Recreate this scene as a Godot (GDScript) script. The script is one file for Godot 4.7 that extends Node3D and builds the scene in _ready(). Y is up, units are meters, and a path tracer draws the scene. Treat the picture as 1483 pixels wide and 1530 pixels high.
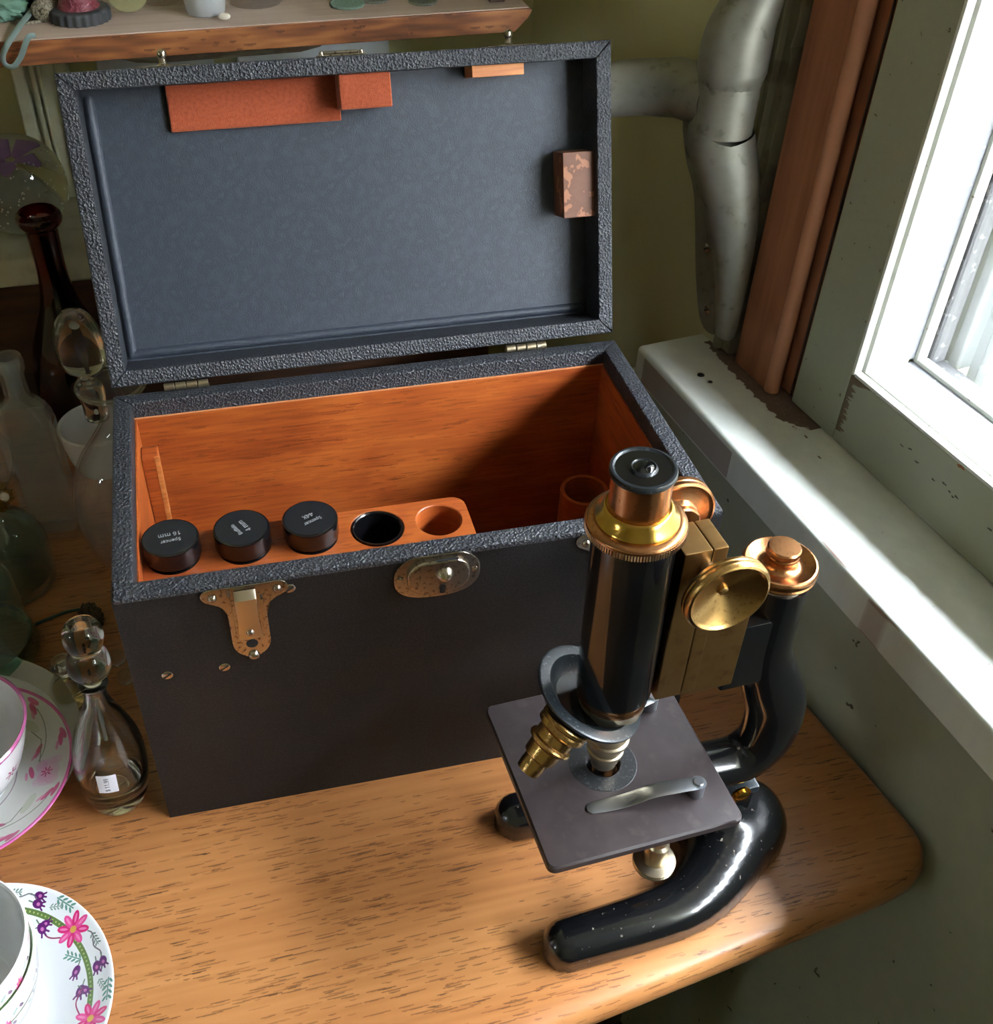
extends Node3D
# A brass and black microscope beside its open carrying case on a desk under a window.
# y up, metres. T is the height of the desk top; builders below give heights from the desk top.

const T := 0.75
const WALL_YAW := 9.0
var M := {}
var counts := {}
var WT := Transform3D(Basis(Vector3.UP, deg_to_rad(WALL_YAW)), Vector3(0.455, T, 0.0))   # frame of the window wall: x outwards, z along the wall

func _ready() -> void:
	setup_camera()
	setup_light()
	make_materials()
	build_room()
	build_window()
	build_bracket()
	build_desk()
	build_case()
	build_canisters()
	build_microscope()
	build_shelf()
	build_shelf_things()
	build_glassware()
	build_china()

# ---------------------------------------------------------------- camera and light
func setup_camera() -> void:
	var cam := Camera3D.new()
	cam.name = "camera"
	cam.projection = Camera3D.PROJECTION_FRUSTUM
	cam.near = 0.05
	cam.far = 60.0
	var f := 1618.854
	cam.size = cam.near * 1530.0 / f
	cam.frustum_offset = Vector2(cam.near * (741.5 - 680.0) / f, 0.0)
	var yaw := -0.241714
	var pitch := -0.712602
	var roll := 0.0212133
	cam.basis = Basis(Vector3.UP, yaw) * Basis(Vector3.RIGHT, pitch) * Basis(Vector3.BACK, roll)
	cam.position = Vector3(0.0791415, T + 0.6065691, 0.4270819)
	add_child(cam)
	cam.current = true

func setup_light() -> void:
	var env := Environment.new()
	env.background_mode = Environment.BG_SKY
	var sky := Sky.new()
	var sm := ProceduralSkyMaterial.new()          # an even, bright overcast
	sm.sky_top_color = Color(0.93, 0.965, 1.0)
	sm.sky_horizon_color = Color(0.90, 0.94, 0.97)
	sm.ground_bottom_color = Color(0.42, 0.43, 0.42)
	sm.ground_horizon_color = Color(0.62, 0.64, 0.64)
	sm.sky_energy_multiplier = 1.0
	sm.ground_energy_multiplier = 1.0
	sm.sun_angle_max = 1.0
	sky.sky_material = sm
	env.sky = sky
	env.background_energy_multiplier = SKY_ENERGY
	env.tonemap_mode = Environment.TONE_MAPPER_LINEAR
	env.tonemap_exposure = EXPOSURE
	env.sdfgi_enabled = true
	env.ssao_enabled = true
	env.ssil_enabled = true
	var we := WorldEnvironment.new()
	we.name = "world_environment"
	we.environment = env
	add_child(we)

const SKY_ENERGY := 92.0
const EXPOSURE := 1.0

# ---------------------------------------------------------------- node helpers
func numbered(n: String) -> String:
	var k: int = counts.get(n, 0)
	counts[n] = k + 1
	return n if k == 0 else "%s_%03d" % [n, k]

func thing(called: String, label: String, category: String, at := Vector3.ZERO, yaw := 0.0, group := "") -> Node3D:
	var o := Node3D.new()
	o.name = numbered(called)
	add_child(o)
	o.position = at + Vector3(0, T, 0)
	o.rotation.y = yaw
	tag(o, label, category, group)
	return o

func tag(o: Node, label: String, category: String, group := "") -> void:
	o.set_meta("label", label)
	o.set_meta("category", category)
	if group:
		o.set_meta("group", group)

func structure(called: String, label: String, category: String, xf := Transform3D()) -> Node3D:
	var o := Node3D.new()
	o.name = numbered(called)
	add_child(o)
	o.transform = xf
	tag(o, label, category)
	o.set_meta("kind", "structure")
	return o

func part(parent: Node, called: String, mesh, material: Material, xf := Transform3D(), label := "") -> MeshInstance3D:
	var o := MeshInstance3D.new()
	o.name = called
	o.mesh = fin(mesh) if mesh is PackedVector3Array else mesh
	o.material_override = material
	o.transform = xf
	parent.add_child(o, true)
	if label:
		o.set_meta("label", label)
	return o

func group_part(parent: Node, called: String, xf := Transform3D(), label := "") -> Node3D:
	var o := Node3D.new()
	o.name = called
	o.transform = xf
	parent.add_child(o, true)
	if label:
		o.set_meta("label", label)
	return o

func at(x: float, y: float, z: float, rx := 0.0, ry := 0.0, rz := 0.0) -> Transform3D:
	return Transform3D(Basis.from_euler(Vector3(deg_to_rad(rx), deg_to_rad(ry), deg_to_rad(rz))), Vector3(x, y, z))

# a frame whose y axis points along a direction
func along(p: Vector3, dir: Vector3, hint := Vector3(0, 0, 1)) -> Transform3D:
	var y := dir.normalized()
	var x := y.cross(hint)
	if x.length() < 1e-4:
		x = y.cross(Vector3(1, 0, 0))
	x = x.normalized()
	return Transform3D(Basis(x, y, x.cross(y)), p)

# ---------------------------------------------------------------- geometry: triangle soups, front faces clockwise
func tri(s: PackedVector3Array, a: Vector3, b: Vector3, c: Vector3) -> void:
	s.push_back(a); s.push_back(b); s.push_back(c)

func quad(s: PackedVector3Array, a: Vector3, b: Vector3, c: Vector3, d: Vector3) -> void:
	s.push_back(a); s.push_back(b); s.push_back(c)
	s.push_back(a); s.push_back(c); s.push_back(d)

func outward(s: PackedVector3Array) -> PackedVector3Array:
	var vol := 0.0
	for i in range(0, s.size(), 3):
		vol += s[i].dot((s[i + 2] - s[i]).cross(s[i + 1] - s[i]))
	if vol < 0.0:
		for i in range(0, s.size(), 3):
			var k := s[i + 1]
			s[i + 1] = s[i + 2]
			s[i + 2] = k
	return s

func moved(s: PackedVector3Array, xf: Transform3D) -> PackedVector3Array:
	return xf * s

func joined(list: Array) -> PackedVector3Array:
	var r := PackedVector3Array()
	for s in list:
		r.append_array(s)
	return r

func fin(s: PackedVector3Array, crease := 38.0, uvf = null) -> ArrayMesh:
	var n := s.size()
	var fn := PackedVector3Array()
	fn.resize(n / 3)
	var keys := []
	keys.resize(n)
	var star := {}
	for i in range(0, n, 3):
		var fnorm := (s[i + 2] - s[i]).cross(s[i + 1] - s[i])
		fn[i / 3] = fnorm
		for j in 3:
			var k := Vector3i((s[i + j] * 2e5).round())
			keys[i + j] = k
			if star.has(k):
				star[k].push_back(i / 3)
			else:
				star[k] = PackedInt32Array([i / 3])
	var nor := PackedVector3Array()
	nor.resize(n)
	var lim := cos(deg_to_rad(crease))
	var unit := PackedVector3Array()
	unit.resize(n / 3)
	for i in n / 3:
		unit[i] = fn[i].normalized()
	for i in n:
		var me := unit[i / 3]
		var acc := Vector3.ZERO
		for q in star[keys[i]]:
			if unit[q].dot(me) >= lim:
				acc += fn[q]
		nor[i] = acc.normalized() if acc.length_squared() > 1e-30 else (me if me.length_squared() > 0.5 else Vector3.UP)
	var arr := []
	arr.resize(Mesh.ARRAY_MAX)
	arr[Mesh.ARRAY_VERTEX] = s
	arr[Mesh.ARRAY_NORMAL] = nor
	if uvf != null:
		var uv := PackedVector2Array()
		uv.resize(n)
		for i in range(0, n, 3):
			for j in 3:
				uv[i + j] = uvf.call(s[i + j])
			for j in 3:
				var lead := maxf(uv[i].x, maxf(uv[i + 1].x, uv[i + 2].x))
				if lead - uv[i + j].x > 0.5:
					uv[i + j].x += 1.0
		arr[Mesh.ARRAY_TEX_UV] = uv
	var m := ArrayMesh.new()
	m.add_surface_from_arrays(Mesh.PRIMITIVE_TRIANGLES, arr)
	return m

# a box whose edges are rounded by b in seg steps
func box(c: Vector3, size: Vector3, b := 0.0, seg := 1) -> PackedVector3Array:
	var h := size * 0.5
	var s := PackedVector3Array()
	b = minf(b, minf(h.x, minf(h.y, h.z)) * 0.98)
	var cuts := [[], [], []]
	for ax in 3:
		var l: Array = cuts[ax]
		if b <= 0.0:
			l.append_array([-h[ax], h[ax]])
		else:
			for k in seg:
				l.push_back(-h[ax] + b * (1.0 - tan(PI / 4 * (1.0 - float(k) / seg))))
			l.push_back(-h[ax] + b)
			l.push_back(h[ax] - b)
			for k in seg:
				l.push_back(h[ax] - b * (1.0 - tan(PI / 4 * float(k + 1) / seg)))
	var inner := h - Vector3.ONE * b
	for ax in 3:
		var u := (ax + 1) % 3
		var v := (ax + 2) % 3
		for side in [-1.0, 1.0]:
			for i in cuts[u].size() - 1:
				for j in cuts[v].size() - 1:
					var p := []
					for q in [[i, j], [i + 1, j], [i + 1, j + 1], [i, j + 1]]:
						var w := Vector3.ZERO
						w[ax] = side * h[ax]
						w[u] = cuts[u][q[0]]
						w[v] = cuts[v][q[1]]
						if b > 0.0:
							var k := w.clamp(-inner, inner)
							w = k + (w - k).normalized() * b
						p.push_back(w + c)
					if side > 0:
						quad(s, p[0], p[3], p[2], p[1])
					else:
						quad(s, p[0], p[1], p[2], p[3])
	return s

# profile of (radius, y) points turned round y
func lathe(prof: Array, n := 48) -> PackedVector3Array:
	var s := PackedVector3Array()
	for i in prof.size() - 1:
		var p: Vector2 = prof[i]
		var q: Vector2 = prof[i + 1]
		for k in n:
			var a := TAU * k / n
			var b := TAU * ((k + 1) % n) / n
			var p0 := Vector3(p.x * cos(a), p.y, p.x * sin(a))
			var p1 := Vector3(p.x * cos(b), p.y, p.x * sin(b))
			var q0 := Vector3(q.x * cos(a), q.y, q.x * sin(a))
			var q1 := Vector3(q.x * cos(b), q.y, q.x * sin(b))
			if p.x > 1e-7:
				tri(s, p0, p1, q1 if q.x > 1e-7 else q0)
			if q.x > 1e-7:
				tri(s, p0, q1, q0)
	return outward(s)

func v2(list: Array) -> Array:
	var r := []
	for i in range(0, list.size(), 2):
		r.push_back(Vector2(list[i], list[i + 1]))
	return r

# smooth curve through (radius, y) points, in millimetres
func curve(list: Array, steps := 5) -> Array:
	var p := v2(list)
	var r := []
	for i in p.size() - 1:
		var a: Vector2 = p[maxi(i - 1, 0)]
		var b: Vector2 = p[i]
		var c: Vector2 = p[i + 1]
		var d: Vector2 = p[mini(i + 2, p.size() - 1)]
		for k in steps:
			var w := b.cubic_interpolate(c, a, d, float(k) / steps)
			w.x = maxf(w.x, 0.0)
			r.push_back(w * 0.001)
	r.push_back(p[-1] * 0.001)
	return r

func mm(list: Array) -> Array:
	var r := []
	for v in v2(list):
		r.push_back(v * 0.001)
	return r

# a vessel: the outside profile from the foot up, and the same set in by the wall and back down
func vessel(outer: Array, wall := 0.0016, floor_y := 0.004, n := 56) -> PackedVector3Array:
	var p := [Vector2(0, outer[0].y)]
	p.append_array(outer)
	var inner := []
	for v in outer:
		if v.y >= floor_y and v.x > wall * 1.3:
			inner.push_back(Vector2(v.x - wall, v.y))
	inner.reverse()
	var top: Vector2 = outer[-1]
	p.push_back(Vector2(top.x - wall * 0.5, top.y + wall * 0.5))
	p.append_array(inner)
	p.push_back(Vector2(0, floor_y))
	return lathe(p, n)

func circle(r: float, n := 24, c := Vector2.ZERO, ry := -1.0) -> PackedVector2Array:
	var p := PackedVector2Array()
	for k in n:
		p.push_back(c + Vector2(r * cos(TAU * k / n), (r if ry < 0 else ry) * sin(TAU * k / n)))
	return p

func inset(poly: PackedVector2Array, b: float) -> PackedVector2Array:
	var n := poly.size()
	var area := 0.0
	for i in n:
		area += poly[i].cross(poly[(i + 1) % n])
	var sg := 1.0 if area > 0 else -1.0
	var r := PackedVector2Array()
	for i in n:
		var e0 := (poly[i] - poly[(i + n - 1) % n]).normalized()
		var e1 := (poly[(i + 1) % n] - poly[i]).normalized()
		var n0 := Vector2(-e0.y, e0.x) * sg
		var n1 := Vector2(-e1.y, e1.x) * sg
		var m := n0 + n1
		r.push_back(poly[i] + m * (b / maxf(0.3, m.dot(n0))))
	return r

# a flat shape in xy with thickness d towards +z; its front (and, if both, back) edge rounded by b
func extrude(poly: PackedVector2Array, d: float, b := 0.0, seg := 2, both := false) -> PackedVector3Array:
	var rings := []
	if both and b > 0.0:
		for k in range(seg, 0, -1):
			var a := PI / 2 * k / seg
			rings.push_back([inset(poly, b * (1.0 - cos(a))), b - b * sin(a)])
	else:
		rings.push_back([poly, 0.0])
	if both and b > 0.0:
		rings.push_back([poly, b])
	rings.push_back([poly, d - b])
	if b > 0.0:
		for k in range(1, seg + 1):
			var a := PI / 2 * k / seg
			rings.push_back([inset(poly, b * (1.0 - cos(a))), d - b + b * sin(a)])
	var s := PackedVector3Array()
	var n := poly.size()
	for i in rings.size() - 1:
		var p: PackedVector2Array = rings[i][0]
		var q: PackedVector2Array = rings[i + 1][0]
		if rings[i][1] == rings[i + 1][1]:
			continue
		for k in n:
			var l := (k + 1) % n
			quad(s, Vector3(p[k].x, p[k].y, rings[i][1]), Vector3(p[l].x, p[l].y, rings[i][1]), Vector3(q[l].x, q[l].y, rings[i + 1][1]), Vector3(q[k].x, q[k].y, rings[i + 1][1]))
	# caps, wound against the sides
	var area := 0.0
	for i in n:
		area += poly[i].cross(poly[(i + 1) % n])
	var bot: PackedVector2Array = rings[0][0]
	var top: PackedVector2Array = rings[-1][0]
	var ti := Geometry2D.triangulate_polygon(top)
	for i in range(0, ti.size(), 3):
		var a := top[ti[i]]
		var bb := top[ti[i + 1]]
		var c := top[ti[i + 2]]
		if ((bb - a).cross(c - a) > 0) == (area > 0):
			tri(s, Vector3(a.x, a.y, rings[-1][1]), Vector3(bb.x, bb.y, rings[-1][1]), Vector3(c.x, c.y, rings[-1][1]))
		else:
			tri(s, Vector3(a.x, a.y, rings[-1][1]), Vector3(c.x, c.y, rings[-1][1]), Vector3(bb.x, bb.y, rings[-1][1]))
	ti = Geometry2D.triangulate_polygon(bot)
	for i in range(0, ti.size(), 3):
		var a := bot[ti[i]]
		var bb := bot[ti[i + 1]]
		var c := bot[ti[i + 2]]
		if ((bb - a).cross(c - a) > 0) == (area > 0):
			tri(s, Vector3(a.x, a.y, rings[0][1]), Vector3(c.x, c.y, rings[0][1]), Vector3(bb.x, bb.y, rings[0][1]))
		else:
			tri(s, Vector3(a.x, a.y, rings[0][1]), Vector3(bb.x, bb.y, rings[0][1]), Vector3(c.x, c.y, rings[0][1]))
	return outward(s)

const FLAT := Basis(Vector3(1, 0, 0), Vector3(0, 0, -1), Vector3(0, 1, 0))   # xy shape laid down: z becomes up, y becomes -z

# a tube along points; radii are numbers or Vector2 (across, up)
func sweep(path: Array, radii: Array, n := 16, round_ends := true, up0 := Vector3.UP) -> PackedVector3Array:
	var pts := []
	var rad := []
	var m := path.size()
	for i in m:
		var r = radii[mini(i, radii.size() - 1)]
		pts.push_back(path[i])
		rad.push_back(r if r is Vector2 else Vector2(r, r))
	if round_ends:
		var p2 := []
		var r2 := []
		var d0: Vector3 = (pts[0] - pts[1]).normalized()
		var d1: Vector3 = (pts[-1] - pts[-2]).normalized()
		var e0: float = minf(rad[0].x, rad[0].y)
		var e1: float = minf(rad[-1].x, rad[-1].y)
		for k in [0.97, 0.8, 0.5]:
			p2.push_back(pts[0] + d0 * e0 * k)
			r2.push_back(rad[0] * sqrt(1.0 - k * k))
		p2.append_array(pts)
		r2.append_array(rad)
		for k in [0.5, 0.8, 0.97]:
			p2.push_back(pts[-1] + d1 * e1 * k)
			r2.push_back(rad[-1] * sqrt(1.0 - k * k))
		pts = p2
		rad = r2
	m = pts.size()
	var rings := []
	var up := up0
	for i in m:
		var t: Vector3 = (pts[mini(i + 1, m - 1)] - pts[maxi(i - 1, 0)]).normalized()
		var side := t.cross(up)
		if side.length() < 1e-3:
			side = t.cross(Vector3(0.3, 0.2, 0.9))
		side = side.normalized()
		up = side.cross(t).normalized()
		var ring := []
		for k in n:
			var a := TAU * k / n
			ring.push_back(pts[i] + side * cos(a) * rad[i].x + up * sin(a) * rad[i].y)
		rings.push_back(ring)
	var s := PackedVector3Array()
	for i in m - 1:
		for k in n:
			var l := (k + 1) % n
			quad(s, rings[i][k], rings[i][l], rings[i + 1][l], rings[i + 1][k])
	for k in range(1, n - 1):
		tri(s, rings[0][0], rings[0][k + 1], rings[0][k])
		tri(s, rings[-1][0], rings[-1][k], rings[-1][k + 1])
	return outward(s)

func spline(pts: Array, steps := 6) -> Array:
	var r := []
	for i in pts.size() - 1:
		var a = pts[maxi(i - 1, 0)]
		var d = pts[mini(i + 2, pts.size() - 1)]
		for k in steps:
			if pts[i] is float or pts[i] is int:
				r.push_back(cubic_interpolate(pts[i], pts[i + 1], a, d, float(k) / steps))
			else:
				r.push_back(pts[i].cubic_interpolate(pts[i + 1], a, d, float(k) / steps))
	r.push_back(pts[-1])
	return r

# surface nets over a distance field
func nets(f: Callable, lo: Vector3, hi: Vector3, h: float) -> PackedVector3Array:
	var d := Vector3i(((hi - lo) / h).ceil()) + Vector3i.ONE
	var val := PackedFloat32Array()
	val.resize(d.x * d.y * d.z)
	var i := 0
	for z in d.z:
		for y in d.y:
			for x in d.x:
				val[i] = f.call(lo + Vector3(x, y, z) * h)
				i += 1
	var vert := {}
	var corner := []
	for k in 8:
		corner.push_back((k & 1) + ((k >> 1) & 1) * d.x + ((k >> 2) & 1) * d.x * d.y)
	var edges := [[0, 1], [2, 3], [4, 5], [6, 7], [0, 2], [1, 3], [4, 6], [5, 7], [0, 4], [1, 5], [2, 6], [3, 7]]
	for z in d.z - 1:
		for y in d.y - 1:
			for x in d.x - 1:
				var b := x + y * d.x + z * d.x * d.y
				var neg := 0
				for k in 8:
					if val[b + corner[k]] < 0.0:
						neg += 1
				if neg == 0 or neg == 8:
					continue
				var acc := Vector3.ZERO
				var cnt := 0
				for e in edges:
					var v0 := val[b + corner[e[0]]]
					var v1 := val[b + corner[e[1]]]
					if (v0 < 0.0) != (v1 < 0.0):
						var t := v0 / (v0 - v1)
						var c0 := Vector3(e[0] & 1, (e[0] >> 1) & 1, (e[0] >> 2) & 1)
						var c1 := Vector3(e[1] & 1, (e[1] >> 1) & 1, (e[1] >> 2) & 1)
						acc += c0.lerp(c1, t)
						cnt += 1
				vert[b] = lo + (Vector3(x, y, z) + acc / cnt) * h
	var s := PackedVector3Array()
	var step := [1, d.x, d.x * d.y]
	for b in vert:
		for ax in 3:
			var u: int = step[(ax + 1) % 3]
			var v: int = step[(ax + 2) % 3]
			var inside := val[b] < 0.0
			if inside == (val[b + step[ax]] < 0.0):
				continue
			if not (vert.has(b - u) and vert.has(b - v) and vert.has(b - u - v)):
				continue
			if inside:
				quad(s, vert[b], vert[b - v], vert[b - u - v], vert[b - u])
			else:
				quad(s, vert[b], vert[b - u], vert[b - u - v], vert[b - v])
	return outward(s)

func capsule(p: Vector3, a: Vector3, b: Vector3, ra: float, rb: float) -> float:
	var ab := b - a
	var t := clampf((p - a).dot(ab) / ab.length_squared(), 0.0, 1.0)
	return (p - a - ab * t).length() - lerpf(ra, rb, t)

func smin(a: float, b: float, k: float) -> float:
	var h := clampf(0.5 + 0.5 * (b - a) / k, 0.0, 1.0)
	return lerpf(b, a, h) - k * h * (1.0 - h)

# ---------------------------------------------------------------- textures and materials
func mat(color: Color, rough := 0.6, metal := 0.0, extra := {}) -> StandardMaterial3D:
	var m := StandardMaterial3D.new()
	m.albedo_color = color
	m.roughness = rough
	m.metallic = metal
	for k in extra:
		m.set(k, extra[k])
	return m

func c8(r: int, g: int, b: int) -> Color:
	return Color8(r, g, b)

func noise(kind: int, freq: float, sd: int, octaves := 3) -> FastNoiseLite:
	var n := FastNoiseLite.new()
	n.noise_type = kind
	n.frequency = freq
	n.seed = sd
	n.fractal_octaves = octaves
	return n

func grey_bytes(w: int, h: int, stretch: int, freq: float, sd: int, octaves := 3) -> PackedByteArray:
	var im := noise(FastNoiseLite.TYPE_SIMPLEX_SMOOTH, freq, sd, octaves).get_seamless_image(maxi(8, w / stretch), h)
	im.convert(Image.FORMAT_L8)
	if stretch > 1:
		im.resize(w, h, Image.INTERPOLATE_CUBIC)
	return im.get_data()

func tex(im: Image) -> ImageTexture:
	return ImageTexture.create_from_image(im)

# wood: grain along u, between the given colours (dark to light)
func wood_image(w: int, h: int, stops: Array, sd: int, stretch := 14, ring := 0.012, fine := 0.16, warp := 40.0, swing := 0.2) -> Image:
	var broad := grey_bytes(w, h, stretch, ring, sd, 2)
	var thin := grey_bytes(w, h, stretch * 2, fine, sd + 3, 2)
	var tone := grey_bytes(w, h, 2, 0.006, sd + 7, 2)
	var lut := PackedColorArray()
	for i in 256:
		var t := i / 255.0 * (stops.size() - 1)
		var k := mini(int(t), stops.size() - 2)
		lut.push_back(stops[k].lerp(stops[k + 1], t - k))
	var lr := PackedByteArray()
	for c in lut:
		lr.append_array(PackedByteArray([int(c.r * 255), int(c.g * 255), int(c.b * 255)]))
	var out := PackedByteArray()
	out.resize(w * h * 3)
	for i in w * h:
		var v := 0.5 + swing * sin(broad[i] * warp * 0.01) + (thin[i] - 128) * 0.0017 + (tone[i] - 128) * 0.0016
		var j := clampi(int(v * 255.0), 0, 255) * 3
		out[i * 3] = lr[j]
		out[i * 3 + 1] = lr[j + 1]
		out[i * 3 + 2] = lr[j + 2]
	return Image.create_from_data(w, h, false, Image.FORMAT_RGB8, out)

func dashes(im: Image, count: int, len_min: int, len_max: int, thick: int, dark: float, sd: int) -> void:
	var rng := RandomNumberGenerator.new()
	rng.seed = sd
	var w := im.get_width()
	var h := im.get_height()
	var mask := noise(FastNoiseLite.TYPE_SIMPLEX, 0.004, sd + 1, 2)
	for k in count:
		var x := rng.randi_range(0, w - len_max - 1)
		var y := rng.randi_range(0, h - thick - 1)
		if mask.get_noise_2d(x * 0.6, y * 1.6) < rng.randf_range(-0.9, 0.4):
			continue
		var l := rng.randi_range(len_min, len_max)
		var c := im.get_pixel(x, y)
		var t := rng.randi_range(1, thick)
		var d := rng.randf_range(dark, minf(1.0, dark + 0.3))
		im.fill_rect(Rect2i(x, y, l, t), Color(c.r * d, c.g * d * 0.95, c.b * d * 0.9))
		im.fill_rect(Rect2i(x + l / 4, y + t, l / 2, 1), Color(c.r * (d + 1) / 2, c.g * (d + 1) / 2, c.b * (d + 1) / 2))

func speckled(w: int, base: Color, spot: Color, freq: float, level: float, sd: int, soft := 0.03, mottle := 0.03) -> NoiseTexture2D:
	var g := Gradient.new()
	g.offsets = PackedFloat32Array([0.0, level - soft, level, 1.0])
	g.colors = PackedColorArray([spot, spot, base.darkened(mottle), base.lightened(mottle)])
	var t := NoiseTexture2D.new()
	t.width = w
	t.height = w
	t.seamless = true
	t.noise = noise(FastNoiseLite.TYPE_SIMPLEX_SMOOTH, freq, sd, 4)
	t.color_ramp = g
	return t

func grey_noise(w: int, kind: int, freq: float, sd: int, octaves := 3, lo := 0.0, hi := 1.0) -> NoiseTexture2D:
	var g := Gradient.new()
	g.offsets = PackedFloat32Array([lo, hi])
	g.colors = PackedColorArray([Color.BLACK, Color.WHITE])
	var t := NoiseTexture2D.new()
	t.width = w
	t.height = w
	t.seamless = true
	var n := noise(kind, freq, sd, octaves)
	n.cellular_return_type = FastNoiseLite.RETURN_DISTANCE
	t.noise = n
	t.color_ramp = g
	return t

func triplanar(m: StandardMaterial3D, scale: float, world := false, sharp := 6.0) -> StandardMaterial3D:
	m.uv1_triplanar = true
	m.uv1_world_triplanar = world
	m.uv1_triplanar_sharpness = sharp
	m.uv1_scale = Vector3.ONE * scale
	return m

func relief(m: StandardMaterial3D, t: Texture2D, cm: float) -> StandardMaterial3D:
	m.heightmap_enabled = true
	m.heightmap_texture = t
	m.heightmap_scale = cm
	return m

func glass(c: Color, rough := 0.02) -> StandardMaterial3D:
	var m := mat(c, rough)
	m.refraction_enabled = true
	m.refraction_scale = 0.05
	m.albedo_color.a = 0.0
	return m

func sheet(c: Color, a: float) -> StandardMaterial3D:
	var m := mat(Color(c.r, c.g, c.b, a), 0.05)
	m.transparency = BaseMaterial3D.TRANSPARENCY_ALPHA
	return m

func make_materials() -> void:
	# desk wood: golden brown with open dark pores
	var dk := wood_image(1024, 1024, [c8(138, 88, 48), c8(160, 105, 60), c8(174, 120, 72), c8(184, 134, 86)], 11, 10, 0.006, 0.12, 3.0, 0.14)
	dk.resize(2048, 2048, Image.INTERPOLATE_CUBIC)
	dashes(dk, 22000, 8, 36, 1, 0.58, 5)
	M.desk = triplanar(mat(Color.WHITE, 0.34, 0.0, {"albedo_texture": tex(dk), "clearcoat_enabled": true, "clearcoat": 0.35, "clearcoat_roughness": 0.22, "uv1_offset": Vector3(0.2778, 0, 0.65)}), 1.0 / 0.9)
	M.desk_dark = mat(c8(62, 44, 30), 0.6)
	# reddish inside of the case
	var inner := wood_image(1024, 512, [c8(122, 56, 22), c8(148, 70, 28), c8(170, 88, 36), c8(186, 104, 46)], 23, 16, 0.012, 0.2, 5.0, 0.10)
	dashes(inner, 2500, 12, 60, 1, 0.8, 9)
	M.lining = triplanar(mat(Color.WHITE, 0.42, 0.0, {"albedo_texture": tex(inner)}), 1.0 / 0.3)
	M.raw_edge = mat(c8(190, 120, 76), 0.7)
	var blk := wood_image(512, 512, [c8(160, 92, 44), c8(188, 118, 62), c8(206, 140, 82)], 31, 10, 0.02, 0.2, 4.0)
	M.block = triplanar(mat(Color.WHITE, 0.5, 0.0, {"albedo_texture": tex(blk)}), 1.0 / 0.12)
	M.block_stained = triplanar(mat(Color.WHITE, 0.6, 0.0, {"albedo_texture": speckled(256, c8(104, 64, 44), c8(150, 98, 68), 0.014, 0.38, 12, 0.06)}), 18.0)
	var pine := wood_image(512, 1024, [c8(120, 70, 44), c8(150, 92, 60), c8(168, 106, 72), c8(180, 120, 84)], 41, 1, 0.01, 0.1, 3.0)
	pine = wood_image(1024, 512, [c8(126, 76, 48), c8(150, 94, 62), c8(166, 106, 72), c8(178, 118, 84)], 41, 16, 0.012, 0.12, 3.5)
	pine.rotate_90(CLOCKWISE)
	M.pine = triplanar(mat(Color.WHITE, 0.6, 0.0, {"albedo_texture": tex(pine)}), 1.0 / 0.4)
	M.pine_bead = mat(c8(190, 130, 98), 0.55)
	var ply := wood_image(1024, 256, [c8(92, 52, 28), c8(136, 80, 42), c8(166, 104, 56), c8(186, 124, 72)], 51, 20, 0.03, 0.25, 6.0)
	dashes(ply, 700, 8, 40, 1, 0.62, 19)
	M.shelf_edge = triplanar(mat(Color.WHITE, 0.6, 0.0, {"albedo_texture": tex(ply)}), 1.0 / 0.24)
	var pale := wood_image(512, 512, [c8(168, 146, 132), c8(188, 166, 150), c8(200, 180, 166)], 57, 12, 0.01, 0.1, 3.0)
	M.shelf_top = triplanar(mat(Color.WHITE, 0.6, 0.0, {"albedo_texture": tex(pale)}), 1.0 / 0.3)
	# leathercloth
	var pebble := grey_noise(512, FastNoiseLite.TYPE_CELLULAR, 0.055, 3, 2)
	var weave := grey_noise(512, FastNoiseLite.TYPE_SIMPLEX_SMOOTH, 0.11, 5, 4)
	var wear := speckled(512, c8(33, 36, 42), c8(78, 82, 90), 0.06, 0.30, 71, 0.05, 0.08)
	M.leather = relief(triplanar(mat(Color.WHITE, 0.46, 0.0, {"albedo_texture": wear, "metallic_specular": 0.55}), 20.0), pebble, 0.11)
	var wear2 := speckled(512, c8(17, 15, 15), c8(38, 35, 34), 0.045, 0.26, 77, 0.06, 0.10)
	M.cloth = relief(triplanar(mat(Color.WHITE, 0.5, 0.0, {"albedo_texture": wear2, "metallic_specular": 0.38}), 16.0), weave, 0.02)
	var wear3 := speckled(512, c8(42, 49, 60), c8(52, 58, 68), 0.012, 0.36, 79, 0.3, 0.04)
	M.lid_cloth = relief(triplanar(mat(Color.WHITE, 0.55, 0.0, {"albedo_texture": wear3}), 14.0), weave, 0.012)
	M.felt = relief(triplanar(mat(Color.WHITE, 0.95, 0.0, {"albedo_texture": speckled(256, c8(168, 74, 36), c8(150, 62, 29), 0.05, 0.4, 81, 0.25, 0.05), "rim_enabled": true, "rim": 0.4, "rim_tint": 0.8}), 28.0), weave, 0.06)
	# metals
	var tarnish := grey_noise(512, FastNoiseLite.TYPE_SIMPLEX_SMOOTH, 0.02, 91, 5, 0.25, 0.9)
	M.brass = triplanar(mat(c8(190, 152, 96), 0.27, 1.0, {"albedo_texture": speckled(256, c8(255, 255, 255), c8(205, 190, 170), 0.05, 0.3, 92, 0.15, 0.02)}), 30.0)
	M.brass_gold = mat(c8(212, 170, 84), 0.2, 1.0)
	M.brass_red = triplanar(mat(c8(182, 130, 88), 0.27, 1.0, {"albedo_texture": speckled(256, c8(255, 255, 255), c8(205, 190, 170), 0.05, 0.3, 94, 0.15, 0.02)}), 30.0)
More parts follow.
